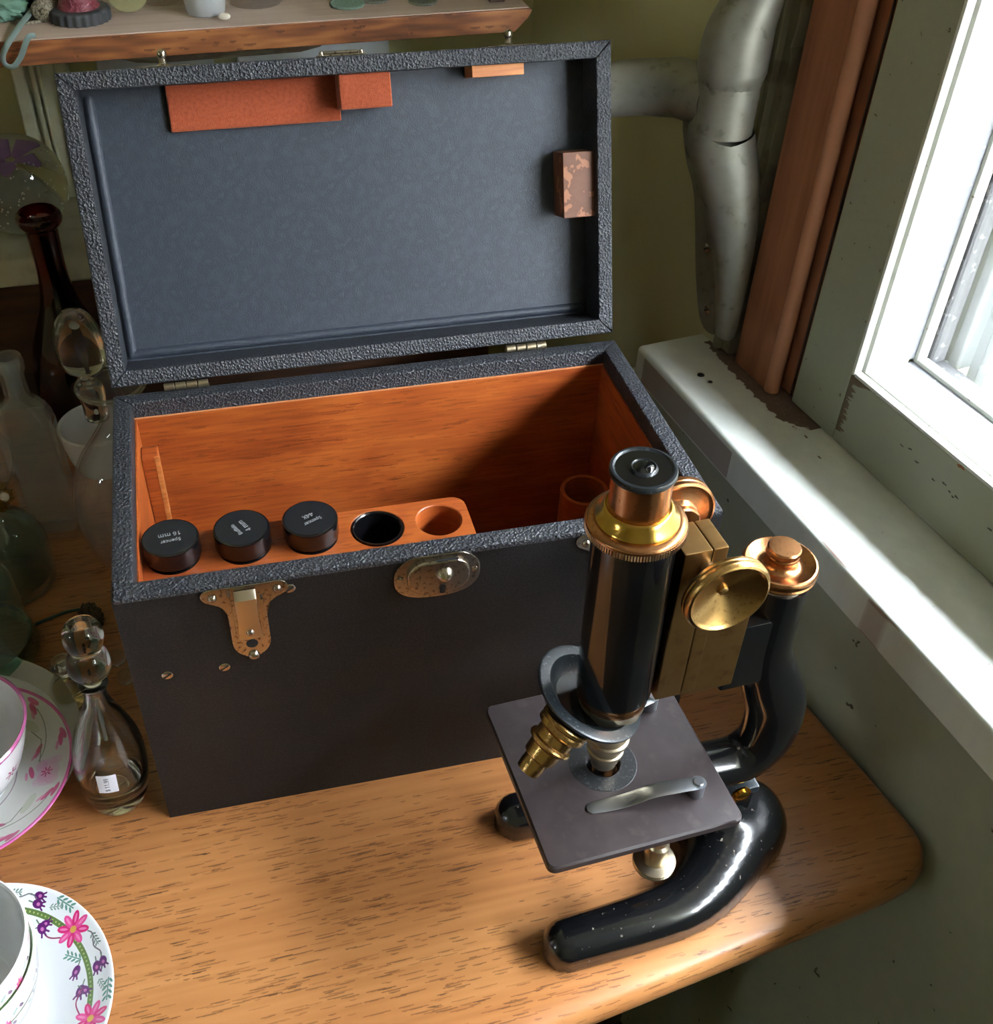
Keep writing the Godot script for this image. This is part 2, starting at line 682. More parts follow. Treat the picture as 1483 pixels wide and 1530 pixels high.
	M.brass_flat = triplanar(mat(Color.WHITE, 0.4, 1.0, {"albedo_texture": speckled(256, c8(142, 110, 68), c8(126, 94, 56), 0.02, 0.36, 95, 0.25, 0.02)}), 14.0)
	M.brass_pale = mat(c8(198, 184, 158), 0.3, 1.0)
	M.nickel = triplanar(mat(Color.WHITE, 0.24, 1.0, {"albedo_texture": speckled(256, c8(186, 176, 162), c8(120, 104, 88), 0.035, 0.3, 97, 0.12, 0.04)}), 30.0)
	M.steel = mat(c8(178, 184, 190), 0.3, 1.0)
	M.pewter = triplanar(mat(Color.WHITE, 0.5, 0.55, {"albedo_texture": speckled(256, c8(150, 148, 136), c8(112, 110, 100), 0.02, 0.25, 99, 0.2, 0.04)}), 12.0)
	M.hole_shade = mat(c8(12, 11, 10), 0.8)  # near-black standing for shade inside holes built as solid pieces
	# black enamel, chipped
	M.enamel = triplanar(mat(Color.WHITE, 0.2, 0.0, {"albedo_texture": speckled(512, c8(11, 12, 14), c8(120, 112, 100), 0.05, 0.145, 101, 0.01, 0.0), "clearcoat_enabled": true, "clearcoat": 0.6, "clearcoat_roughness": 0.12}), 9.0)
	M.enamel_plain = mat(c8(10, 11, 13), 0.16, 0.0, {"clearcoat_enabled": true, "clearcoat": 0.5, "clearcoat_roughness": 0.08})
	M.enamel_worn = triplanar(mat(Color.WHITE, 0.32, 0.15, {"albedo_texture": speckled(512, c8(28, 34, 38), c8(74, 80, 82), 0.03, 0.3, 103, 0.08, 0.05)}), 20.0)
	M.hard_rubber = triplanar(mat(Color.WHITE, 0.42, 0.0, {"albedo_texture": speckled(512, c8(44, 36, 37), c8(58, 50, 50), 0.012, 0.32, 105, 0.3, 0.04)}), 9.0)
	M.rubber_insert = triplanar(mat(Color.WHITE, 0.4, 0.0, {"albedo_texture": speckled(256, c8(24, 26, 28), c8(60, 62, 64), 0.05, 0.3, 107)}), 30.0)
	M.ebonite = mat(c8(13, 13, 15), 0.2, 0.0, {"clearcoat_enabled": true, "clearcoat": 0.5, "clearcoat_roughness": 0.1})
	M.ebonite_top = mat(c8(24, 26, 29), 0.4)
	M.print_grey = mat(c8(150, 152, 154), 0.6)
	M.lens = mat(c8(5, 7, 9), 0.02, 0.0, {"clearcoat_enabled": true, "clearcoat": 1.0, "clearcoat_roughness": 0.0})
	# room paints
	M.wall = triplanar(mat(Color.WHITE, 0.8, 0.0, {"albedo_texture": speckled(512, c8(204, 200, 154), c8(194, 190, 146), 0.01, 0.4, 111, 0.3, 0.015)}), 1.4, true)
	M.wall_low = triplanar(mat(Color.WHITE, 0.7, 0.0, {"albedo_texture": speckled(1024, c8(172, 176, 154), c8(78, 74, 60), 0.02, 0.12, 112, 0.02, 0.02)}), 2.2, true)  # boards under the sill: shade there put into the base tone
	M.sash_shaded = triplanar(mat(Color.WHITE, 0.6, 0.0, {"albedo_texture": speckled(1024, c8(168, 172, 148), c8(96, 84, 66), 0.03, 0.13, 113, 0.012, 0.015)}), 4.0)  # the sill paint toned darker and greener, for faces in shade
	M.white_paint = triplanar(mat(Color.WHITE, 0.55, 0.0, {"albedo_texture": speckled(512, c8(228, 230, 224), c8(150, 140, 128), 0.035, 0.14, 114, 0.015, 0.015)}), 6.0)
	M.cream = triplanar(mat(Color.WHITE, 0.65, 0.0, {"albedo_texture": speckled(512, c8(214, 214, 184), c8(196, 194, 164), 0.012, 0.35, 115, 0.2, 0.02)}), 4.0)
	M.old_paint = triplanar(mat(Color.WHITE, 0.8, 0.0, {"albedo_texture": speckled(512, c8(142, 138, 116), c8(120, 110, 94), 0.01, 0.45, 116, 0.12, 0.03)}), 5.0)
	M.grey_board = mat(c8(196, 204, 204), 0.6)
	M.ceiling = mat(c8(220, 218, 205), 0.9)
	M.floor = triplanar(mat(Color.WHITE, 0.6, 0.0, {"albedo_texture": tex(wood_image(512, 512, [c8(70, 52, 36), c8(92, 70, 48), c8(110, 84, 58)], 61, 10, 0.02, 0.2, 4.0))}), 0.8)
	M.dark_wood = triplanar(mat(Color.WHITE, 0.5, 0.0, {"albedo_texture": tex(wood_image(512, 256, [c8(52, 34, 22), c8(74, 48, 30), c8(92, 62, 38)], 63, 10, 0.02, 0.2, 4.0))}), 1.0 / 0.3)
	M.siding = mat(c8(222, 228, 232), 0.6)
	M.house = mat(c8(100, 96, 90), 0.8)
	M.soffit = mat(c8(62, 50, 40), 0.8)  # kept dark so the added overhang bounces little light
	M.putty = triplanar(mat(Color.WHITE, 0.8, 0.0, {"albedo_texture": speckled(256, c8(150, 152, 156), c8(196, 198, 200), 0.03, 0.3, 117, 0.1, 0.05)}), 12.0)
	M.outer_frame = triplanar(mat(Color.WHITE, 0.7, 0.0, {"albedo_texture": speckled(256, c8(104, 104, 108), c8(150, 150, 152), 0.03, 0.3, 118, 0.1, 0.05)}), 12.0)
	# glass
	M.pane = mat(Color(1, 1, 1, 0.04), 0.02, 0.0, {"transparency": BaseMaterial3D.TRANSPARENCY_ALPHA})
	M.clear = glass(Color(0.97, 0.98, 0.97))
	M.clear_etched = sheet(Color(0.80, 0.78, 0.78), 0.10)
	M.cloudy = sheet(Color(0.78, 0.82, 0.78), 0.16)
	M.aqua = glass(Color(0.62, 0.86, 0.76))
	M.sea_green = sheet(Color(0.36, 0.50, 0.42), 0.3)
	M.ruby = glass(Color(0.42, 0.05, 0.04))
	M.amber = glass(Color(0.95, 0.86, 0.62))
	M.frosted = sheet(Color(0.86, 0.88, 0.88), 0.5)
	M.thin = sheet(Color(0.86, 0.90, 0.88), 0.05)
	M.veil = sheet(Color(0.86, 0.90, 0.88), 0.35)
	M.sea_pale = sheet(Color(0.52, 0.60, 0.54), 0.25)
	M.lilac = mat(c8(176, 140, 190), 0.4)
	M.white_core = mat(c8(176, 190, 178), 0.6)
	M.blue_core = mat(c8(44, 92, 168), 0.4)
	M.bubble = mat(c8(235, 238, 236), 0.15)
	M.porcelain = mat(c8(232, 236, 238), 0.18, 0.0, {"clearcoat_enabled": true, "clearcoat": 0.6, "clearcoat_roughness": 0.06})
	M.bone = mat(c8(224, 222, 214), 0.25)
	M.cork = triplanar(mat(Color.WHITE, 0.9, 0.0, {"albedo_texture": speckled(256, c8(92, 80, 58), c8(50, 42, 30), 0.06, 0.42, 121, 0.1)}), 40.0)
	M.wire_green = mat(c8(56, 92, 78), 0.5)
	M.ribbon = mat(c8(120, 138, 134), 0.5)
	M.paper = mat(c8(214, 214, 222), 0.8)
	M.ink = mat(c8(40, 40, 46), 0.8)
	M.maroon = relief(triplanar(mat(c8(126, 44, 58), 0.3, 0.0, {"clearcoat_enabled": true, "clearcoat": 0.5}), 26.0), tarnish, 0.12)
	M.slate = mat(c8(58, 60, 62), 0.6)
	M.verdigris = triplanar(mat(Color.WHITE, 0.7, 0.0, {"albedo_texture": speckled(256, c8(122, 150, 136), c8(84, 104, 94), 0.05, 0.4, 125, 0.15, 0.05)}), 40.0)
	M.coin = triplanar(mat(Color.WHITE, 0.5, 0.6, {"albedo_texture": speckled(256, c8(128, 134, 124), c8(92, 98, 90), 0.05, 0.4, 127, 0.15, 0.05)}), 40.0)
	M.twine = triplanar(mat(Color.WHITE, 0.9, 0.0, {"albedo_texture": speckled(256, c8(150, 142, 122), c8(92, 84, 68), 0.05, 0.45, 129, 0.1, 0.05)}), 40.0)
	M.pearl = mat(c8(230, 224, 206), 0.2)
	M.gold = mat(c8(150, 116, 58), 0.3, 1.0)

	M.sill = mat(Color.WHITE, 0.5, 0.0, {"albedo_texture": sill_image()})
	M.rail = mat(Color.WHITE, 0.6, 0.0, {"albedo_texture": rail_image()})

func chip(im: Image, c: Vector2, rx: float, ry: float, col: Color, sd: int) -> void:
	var rng := RandomNumberGenerator.new()
	rng.seed = sd
	for k in 7:
		var o := Vector2(rng.randf_range(-rx, rx), rng.randf_range(-ry, ry)) * 0.7
		blob(im, c + o, maxf(1.2, rx * rng.randf_range(0.25, 0.6)), maxf(1.0, ry * rng.randf_range(0.3, 0.7)), 0.0, col)

func sill_image() -> ImageTexture:
	# u along the sill over half a metre, v across it from the front edge: paint loss where the photograph shows it
	var w := 2048
	var h := 512
	var im := Image.create(w, h, false, Image.FORMAT_RGB8)
	var g := grey_bytes(w, h, 1, 0.012, 131, 4)
	var px := PackedByteArray()
	px.resize(w * h * 3)
	for i in w * h:
		var d := int((g[i] - 128) * 0.055)
		px[i * 3] = 224 + d
		px[i * 3 + 1] = 228 + d
		px[i * 3 + 2] = 221 + d
	im.set_data(w, h, false, Image.FORMAT_RGB8, px)
	var bare := Color(0.62, 0.53, 0.49)
	var dark := Color(0.42, 0.38, 0.33)
	var marks := [[-0.0294, -0.0064, 0.009, 0.0006], [-0.0042, -0.0082, 0.012, 0.0006], [0.0311, -0.0102, 0.012, 0.0006], [0.103, -0.0058, 0.009, 0.0006], [0.113, -0.0033, 0.004, 0.0006], [0.1252, -0.0028, 0.004, 0.0012], [0.158, -0.0090, 0.003, 0.0009], [0.170, -0.0095, 0.009, 0.0011], [0.184, -0.0098, 0.004, 0.0008], [0.1766, 0.0064, 0.0018, 0.0022], [0.1819, 0.0067, 0.0022, 0.0018], [0.1655, 0.0134, 0.0014, 0.0010], [0.1481, 0.0363, 0.0012, 0.0009], [-0.0909, 0.0481, 0.0016, 0.0010], [-0.0725, 0.0430, 0.0018, 0.0008]]
	for k in marks.size():
		var m: Array = marks[k]
		chip(im, Vector2((m[0] + 0.207) / 0.5 * w, (m[1] + 0.0105) / 0.125 * h), m[2] / 0.5 * w, m[3] / 0.125 * h, bare if k < 12 else dark, 200 + k)
	# bare brown strip where the frame was stripped, with a ragged edge
	var rng := RandomNumberGenerator.new()
	rng.seed = 77
	var edge := noise(FastNoiseLite.TYPE_SIMPLEX, 0.03, 78, 4)
	for i in range(int(0.012 / 0.5 * w), int(0.112 / 0.5 * w)):
		var t := (i / float(w) * 0.5 - 0.012) / 0.10
		var e := 0.0455 - 0.0035 * sin(t * 2.6) + 0.0028 * edge.get_noise_1d(i) + maxf(0.0, t - 0.85) * 0.10
		var y0 := int((e + 0.0105) / 0.125 * h)
		im.fill_rect(Rect2i(i, y0, 1, h - y0), Color(0.45, 0.37, 0.33))
		im.fill_rect(Rect2i(i, y0 - 2, 1, 2), Color(0.66, 0.62, 0.58))
	for k in 160:
		var c := Vector2(rng.randf_range(0.03, 0.22) * w, rng.randf_range(0.445, 0.56) * h)
		blob(im, c, rng.randf_range(1.5, 5.0), rng.randf_range(1.0, 3.0), 0.0, Color(0.56, 0.50, 0.46, 0.6))
	for k in 70:
		var c := Vector2(rng.randf() * w, rng.randf() * h)
		blob(im, c, rng.randf_range(0.8, 2.4), rng.randf_range(0.7, 1.5), rng.randf() * 3.0, Color(0.66, 0.64, 0.58, 0.8))
	return tex(im)

func rail_image() -> ImageTexture:
	var w := 1024
	var h := 256
	var im := Image.create(w, h, false, Image.FORMAT_RGB8)
	im.fill(c8(168, 172, 150))  # shaded tone of the sash paint
	var rng := RandomNumberGenerator.new()
	rng.seed = 5
	var brown := Color(0.44, 0.37, 0.29)
	# flaked corner and nicks, as distances along the rail and below its top edge
	var edge := noise(FastNoiseLite.TYPE_SIMPLEX, 0.05, 6, 4)
	for i in 215:
		var wd := 17.0 + 14.0 * edge.get_noise_1d(i) + 6.0 * edge.get_noise_1d(i * 5.0) + maxf(0.0, 24.0 - i) * 1.6
		im.fill_rect(Rect2i(0, i, maxi(1, int(wd)), 1), brown if rng.randf() > 0.15 else Color(0.38, 0.32, 0.26))
	for m in [[0.0526, 0.0164], [0.0594, 0.0212], [0.0725, 0.0232], [0.0839, 0.0221], [0.0883, 0.0217], [0.086, 0.0235], [0.1115, 0.0237], [0.1198, 0.0244], [0.047, 0.019], [0.079, 0.020]]:
		chip(im, Vector2(m[0] / 0.28 * w, m[1] / 0.056 * h), 5.0, 3.2, Color(0.27, 0.27, 0.23), int(m[0] * 9999))
	chip(im, Vector2(0.0842 / 0.28 * w, 4), 9.0, 5.0, Color(0.56, 0.34, 0.18), 44)
	return tex(im)

# ---------------------------------------------------------------- the room
func span(x0: float, x1: float, y0: float, y1: float, z0: float, z1: float, b := 0.0, seg := 1) -> PackedVector3Array:
	return box(Vector3(x0 + x1, y0 + y1, z0 + z1) * 0.5, Vector3(x1 - x0, y1 - y0, z1 - z0), b, seg)

const WZ := 1.05

func build_room() -> void:
	var desk_level := Transform3D(Basis(), Vector3(0, T, 0))
	var f := structure("floor", "dark wooden floor below the desk", "floor")
	part(f, "boards", span(-2.6, 1.4, -0.1, 0.0, -0.9, 2.7), M.floor)
	var c := structure("ceiling", "pale ceiling of the room", "ceiling")
	part(c, "plaster", span(-2.6, 1.4, 2.5, 2.6, -0.9, 2.7), M.ceiling)
	var wb := structure("wall_back", "olive green painted wall behind the case and shelf", "wall", desk_level)
	part(wb, "plaster", span(-2.6, 0.56, -T, 1.75, -0.80, -0.64), M.wall)
	# pale boards fixed to the back wall, seen in the gap between shelf and lid
	part(wb, "white_panel", span(-0.004, 0.0995, 0.20, 0.36, -0.64, -0.612, 0.002), M.grey_board)
	part(wb, "white_panel", span(0.1215, 0.262, 0.20, 0.36, -0.64, -0.612, 0.002), M.grey_board)
	var wl := structure("wall_left", "painted wall on the far left of the room", "wall", desk_level)
	var a := [0.66, 0.83, 0.83, 1.0]      # y and z of an unseen opening added for fill light
	part(wl, "plaster", joined([span(-2.6, -2.5, -T, 1.75, -0.9, a[2]), span(-2.6, -2.5, -T, 1.75, a[3], 2.7), span(-2.6, -2.5, -T, a[0], a[2], a[3]), span(-2.6, -2.5, a[1], 1.75, a[2], a[3])]), M.wall)
	var w3 := structure("window_3", "unseen small window added at the far left for fill light", "window", desk_level)
	part(w3, "frame", joined([span(-2.58, -2.48, a[0] - 0.04, a[0], a[2] - 0.04, a[3] + 0.04, 0.004), span(-2.58, -2.48, a[1], a[1] + 0.04, a[2] - 0.04, a[3] + 0.04, 0.004), span(-2.58, -2.48, a[0], a[1], a[2] - 0.04, a[2], 0.004), span(-2.58, -2.48, a[0], a[1], a[3], a[3] + 0.04, 0.004)]), M.white_paint)
	part(w3, "glass_pane", span(-2.543, -2.54, a[0], a[1], a[2], a[3]), M.pane)
	var wf := structure("wall_front", "painted wall behind the viewer", "wall", desk_level)
	part(wf, "plaster", span(-2.6, 1.4, -T, 1.75, 2.5, 2.6), M.wall)
	var wr := structure("wall_right", "green painted wall that holds the window", "wall", WT)
	part(wr, "plaster", joined([
		span(0.055, 0.22, -T, 1.75, -0.85, -0.30), span(0.055, 0.22, 0.10, 1.75, -0.30, -0.262),
		span(0.092, 0.22, 0.10, 1.75, -0.262, -0.13), span(0.105, 0.22, 0.098, 0.17, -0.13, WZ),
		span(0.055, 0.22, 1.45, 1.75, -0.13, WZ), span(0.055, 0.22, 0.098, 1.75, WZ, 2.9)]), M.wall)
	part(wr, "lower_board", span(0.0, 0.22, -T, 0.0978, -0.30, 2.9), M.wall_low)
	# ledge and window casing at the far left of the back wall
	var lg := structure("trim_4", "cream painted ledge along the back wall under the casing", "ledge", desk_level)
	part(lg, "ledge_board", span(-1.4, 0.30, 0.119, 0.147, -0.64, -0.50, 0.004, 2), M.cream)
	part(lg, "panel", span(-1.4, 0.34, -0.10, 0.119, -0.60, -0.502), M.dark_wood)
	var cs := structure("trim_3", "fluted pale green window casing on the back wall", "casing", desk_level)
	part(cs, "board", span(-0.078, -0.030, 0.147, 0.40, -0.64, -0.616, 0.002), M.cream)
	for k in [[-0.0765, 0.0115, 0.010], [-0.0625, 0.005, 0.006], [-0.0555, 0.003, 0.005], [-0.040, 0.011, 0.008]]:
		part(cs, "moulding", span(k[0], k[0] + k[1], 0.147, 0.40, -0.617, -0.616 + k[2], 0.002, 2), M.cream)

func build_window() -> void:
	# the inside sill
	var s := structure("trim_2", "white painted window sill with chipped front edge", "sill", WT * Transform3D(Basis(Vector3.UP, deg_to_rad(-1.5)), Vector3(0.0, 0, -0.08)))
	part(s, "board", fin(span(-0.0105, 0.104, 0.098, 0.130, -0.207, 1.75, 0.0045, 3), 30.0, func(v: Vector3): return Vector2((v.z + 0.207) / 0.5, (v.x + 0.0105) / 0.125)), M.sill)
	for h in [[0.0165, -0.150, 0.0028], [0.0185, -0.139, 0.0018]]:
		part(s, "nail_hole", moved(lathe(v2([0, -0.004, h[2], -0.004, h[2], 0.0002, 0, 0.0002]), 14), at(h[0], 0.130, h[1])), M.hole_shade)  # solid dark plug: the hole's shade is in its colour
	# bare pine frame beside the sash
	var t := structure("trim_1", "bare reddish pine window frame boards", "frame", WT)
	part(t, "paint_edge", fin(paint_edge()), M.old_paint, Transform3D(), "flaking painted edge strip")
	part(t, "board", span(0.056, 0.10, 0.13, 1.74, -0.2365, -0.1945, 0.0012), M.pine)
	part(t, "bead", sweep([Vector3(0.0605, 0.1305, -0.1915), Vector3(0.0605, 1.74, -0.1915)], [0.0058], 16, false), M.pine_bead, Transform3D(), "paler rounded bead")
	part(t, "board", span(0.0705, 0.10, 0.13, 1.74, -0.1935, -0.180, 0.001), M.pine)
	part(t, "cord", sweep([Vector3(0.0700, 0.131, -0.1795), Vector3(0.0700, 1.74, -0.1795)], [0.0009], 8, false), M.desk_dark, Transform3D(), "thin dark cord")
	part(t, "board", span(0.0735, 0.10, 0.13, 1.74, -0.179, -0.172, 0.0008), M.pine)
	# sash, reveals, glass
	var w := structure("window_1", "painted window sash with glass, room faces toned darker for shade", "window", WT)
	part(w, "sash_stile", span(0.066, 0.105, 0.1305, 1.45, -0.1735, -0.1225, 0.0012), M.sash_shaded)
	part(w, "sash_rail", fin(span(0.066, 0.105, 0.1305, 0.1865, -0.1225, WZ, 0.0012), 38.0, func(v: Vector3): return Vector2((v.z + 0.1225) / 0.28, (0.1865 - v.y) / 0.056)), M.rail)
	part(w, "sash_stile", span(0.066, 0.105, 0.1305, 1.45, WZ - 0.04, WZ, 0.0012), M.sash_shaded)
	part(w, "sash_rail", span(0.066, 0.105, 1.41, 1.45, -0.1225, WZ - 0.04, 0.0012), M.sash_shaded)
	part(w, "bead", joined([span(0.0655, 0.072, 0.187, 1.41, -0.1225, -0.1195, 0.001), span(0.0655, 0.072, 0.1865, 0.1895, -0.1195, WZ - 0.04, 0.001)]), M.white_paint)
	part(w, "reveal", joined([span(0.0745, 0.112, 0.187, 1.41, -0.128, -0.1185, 0.0008), span(0.0745, 0.112, 0.178, 0.1885, -0.1185, WZ - 0.04, 0.0008)]), M.white_paint)
	part(w, "stop", joined([span(0.1175, 0.127, 0.187, 1.45, -0.13, -0.1165, 0.001), span(0.1175, 0.127, 0.17, 0.1905, -0.1165, WZ, 0.001)]), M.white_paint)
	part(w, "putty", joined([span(0.112, 0.1175, 0.19, 1.45, -0.129, -0.1195), span(0.112, 0.1175, 0.17, 0.1875, -0.1195, WZ)]), M.putty)
	part(w, "outer_frame", joined([span(0.127, 0.142, 0.16, 1.45, -0.13, -0.1145, 0.001), span(0.127, 0.142, 0.15, 0.186, -0.1145, WZ, 0.001)]), M.outer_frame)
	part(w, "glass_pane", span(0.1285, 0.1305, 0.186, 1.45, -0.1145, WZ), M.pane)
	# white aluminium storm window close outside: a deep bottom rail and the tracks of its stile
	var p := structure("window_2", "white storm window frame outside the sash", "storm window", WT)
	part(p, "bottom_rail", span(0.148, 0.166, 0.120, 0.170, -0.1235, WZ + 0.02, 0.002, 2), M.siding)
	part(p, "sill_lip", span(0.142, 0.172, 0.112, 0.122, -0.135, WZ + 0.02, 0.001), M.siding)
	part(p, "end_clip", span(0.1465, 0.158, 0.122, 0.176, -0.1265, -0.1225, 0.0015), M.siding)
	part(p, "stile", span(0.158, 0.168, 0.170, 1.46, -0.131, -0.1215, 0.002, 2), M.siding)
	part(p, "track", span(0.150, 0.166, 0.178, 1.46, -0.1195, -0.108, 0.003, 2), M.siding)
	part(p, "track", span(0.158, 0.168, 0.172, 1.46, -0.1065, -0.0965, 0.002, 2), M.siding)
	part(p, "track", span(0.152, 0.164, 0.176, 1.46, -0.0935, -0.084, 0.002, 2), M.siding)
	part(p, "latch_knob", moved(lathe(mm([0, 0, 3.4, 0, 3.2, 2, 0, 2.6]), 16), at(0.152, 0.192, -0.0885, 0, 0, 90)), M.siding)
	part(p, "stile", span(0.150, 0.168, 0.170, 1.46, WZ - 0.02, WZ + 0.02, 0.002, 2), M.siding)
	part(p, "top_rail", span(0.150, 0.168, 1.43, 1.47, -0.131, WZ + 0.02, 0.002, 2), M.siding)

	# unseen house, added to hide the low sky so daylight falls in steeply
	var n := structure("added_house", "unseen house wall added outside to block the low sky", "house", WT)
	part(n, "wall", span(2.6, 2.9, -4.0, 1.9, -7.0, 8.0), M.house)
	part(n, "roof_edge", span(2.45, 2.95, 1.85, 2.0, -7.0, 8.0, 0.01), M.siding)
	part(n, "ground", span(0.4, 2.6, -4.0, -3.0, -7.0, 8.0), M.house)
	# an unseen roof overhang, added to hide the high sky
	var e := structure("added_eave", "unseen roof overhang added to block the high sky", "eave", WT)
	part(e, "soffit", span(0.19, 0.82, 1.25, 1.30, -2.5, 4.0, 0.004), M.soffit)
	part(e, "gutter", span(0.80, 0.86, 1.24, 1.34, -2.5, 4.0, 0.01), M.soffit)

func paint_edge() -> PackedVector3Array:
	# a strip with a ragged, flaking right edge
	var rng := RandomNumberGenerator.new()
	rng.seed = 4
	var poly := PackedVector2Array([Vector2(-0.262, 1.7), Vector2(-0.262, 0.131)])
	var y := 0.131
	while y < 0.75:
		poly.push_back(Vector2(-0.2475 + rng.randf_range(-0.0018, 0.0016), y))
		y += rng.randf_range(0.004, 0.012)
	poly.push_back(Vector2(-0.2475, 1.7))
	return joined([moved(extrude(poly, 0.012, 0.001), Transform3D(TO_WALL, Vector3(0.068, 0, 0))), span(0.050, 0.068, 0.131, 1.7, -0.262, -0.2555, 0.002)])

const TO_WALL := Basis(Vector3(0, 0, 1), Vector3(0, 1, 0), Vector3(-1, 0, 0))   # xy shape put against the window wall: x runs along it, z into the room

func poly(list: Array, k := 1.0) -> PackedVector2Array:
	var p := PackedVector2Array()
	for v in v2(list):
		p.push_back(v * k)
	return p

func smooth_poly(list: Array, k := 1.0, steps := 4) -> PackedVector2Array:
	var p := v2(list)
	var r := PackedVector2Array()
	var n := p.size()
	for i in n:
		for s in steps:
			r.push_back(p[i].cubic_interpolate(p[(i + 1) % n], p[(i + n - 1) % n], p[(i + 2) % n], float(s) / steps) * k)
	return r

func build_bracket() -> void:
	var o := thing("wall_bracket", "grey cast metal swing arm bracket screwed beside the window frame", "bracket")
	o.transform = WT
	part(o, "plate", moved(extrude(smooth_poly([-348, 292, -341, 262, -320, 236, -300, 178, -284, 146, -268, 140, -258, 150, -262, 190, -272, 236, -280, 292], 0.001), 0.005, 0.001), Transform3D(TO_WALL, Vector3(0.0545, 0, 0))), M.pewter)
	part(o, "socket", sweep(spline([Vector3(0.0225, 0.3130, -0.2620), Vector3(0.0228, 0.3080, -0.2618), Vector3(0.030, 0.285, -0.2570), Vector3(0.038, 0.248, -0.2505), Vector3(0.044, 0.21, -0.2470), Vector3(0.0475, 0.160, -0.2445), Vector3(0.048, 0.152, -0.2445)]), spline([0.0235, 0.0235, 0.0225, 0.0185, 0.0135, 0.0085, 0.0060]), 28, false, Vector3.BACK), M.pewter)
	part(o, "pivot", moved(lathe(mm([0, 0, 20.2, 0, 21.4, 1.2, 21.4, 40.2, 20.2, 41.4, 0, 41.4]), 40), at(0.022, 0.3135, -0.2620)), M.pewter)
	part(o, "arm", sweep([Vector3(0.018, 0.3342, -0.272), Vector3(0.006, 0.3335, -0.300), Vector3(-0.014, 0.3285, -0.322), Vector3(-0.04, 0.3245, -0.335), Vector3(-0.10, 0.3225, -0.354), Vector3(-0.17, 0.322, -0.376)], [Vector2(0.020, 0.0206), Vector2(0.0165, 0.0206), Vector2(0.0135, 0.0200), Vector2(0.0125, 0.0190), Vector2(0.012, 0.0185), Vector2(0.012, 0.0185)], 24, false), M.pewter)
	part(o, "cap", sweep(spline([Vector3(0.022, 0.3562, -0.2620), Vector3(0.022, 0.372, -0.2620), Vector3(0.024, 0.388, -0.2605), Vector3(0.029, 0.405, -0.2570), Vector3(0.036, 0.425, -0.2525)]), spline([0.0235, 0.0235, 0.0215, 0.0175, 0.011]), 28, true, Vector3.BACK), M.pewter)
	for sc in [[0.246, -0.3095], [0.2053, -0.2905], [0.1577, -0.2755]]:
		screw(o, Transform3D(TO_WALL, Vector3(0.0497, sc[0], sc[1])), 0.0038, M.nickel)

# a slotted countersunk screw head, facing the frame's +z
func screw(parent: Node, xf: Transform3D, r: float, m: Material) -> void:
	var head := moved(lathe([Vector2(0, 0.0001), Vector2(r, 0.0001), Vector2(r, 0.0004), Vector2(r * 0.8, 0.0008), Vector2(0, 0.0011)], 20), Transform3D(Basis(Vector3.RIGHT, PI / 2), Vector3.ZERO))
	var o := part(parent, "screw", head, m, xf)
	part(o, "slot", box(Vector3(0, 0, 0.0009), Vector3(r * 1.7, r * 0.26, 0.0006)), M.hole_shade, at(0, 0, 0, 0, 0, 35))  # dark bar, coloured as the shade of a slot

# ---------------------------------------------------------------- the desk
func build_desk() -> void:
	var yaw := deg_to_rad(1.6)
	var o := thing("desk", "golden brown wooden desk with rounded front edge", "desk", Vector3.ZERO, yaw)
	o.position = Vector3.ZERO
	var inv := Transform3D(Basis(Vector3.UP, -yaw), Vector3.ZERO)
	var outline := PackedVector2Array()
	for v in v2([-0.9, 0.330, -0.3, 0.252, 0.12, 0.1935, 0.40, 0.1515, 0.43, 0.1465, 0.450, 0.1415, 0.463, 0.1335, 0.4705, 0.121, 0.4715, 0.108, 0.4684, 0.092, 0.355, -0.497, -0.9, -0.497]):
		outline.push_back(Vector2(v.x, -v.y))
	part(o, "tabletop", moved(extrude(outline, 0.030, 0.0135, 5, true), inv * Transform3D(FLAT, Vector3(0, T - 0.030, 0))), M.desk)
	part(o, "pedestal", moved(span(-0.85, -0.15, 0.0, T - 0.031, -0.48, 0.16, 0.003), inv), M.desk_dark)
	part(o, "apron", moved(span(-0.15, 0.33, T - 0.10, T - 0.031, -0.47, 0.06, 0.003), inv), M.desk_dark)
	for z in [0.05, -0.44]:
		part(o, "leg", moved(sweep([Vector3(0.30, T - 0.032, z), Vector3(0.30, 0.4, z), Vector3(0.305, 0.001, z)], [0.028, 0.024, 0.018], 20, false), inv), M.desk_dark)

# ---------------------------------------------------------------- the carrying case
const CW := 0.345
const CH := 0.1987
const CD := 0.1904
const CT := 0.0115

func mitred(a: Vector2, b: Vector2, c: Vector2, d: Vector2, height: float, bev := 0.0016) -> PackedVector3Array:
	return extrude(PackedVector2Array([a, b, c, d]), height, bev, 2)

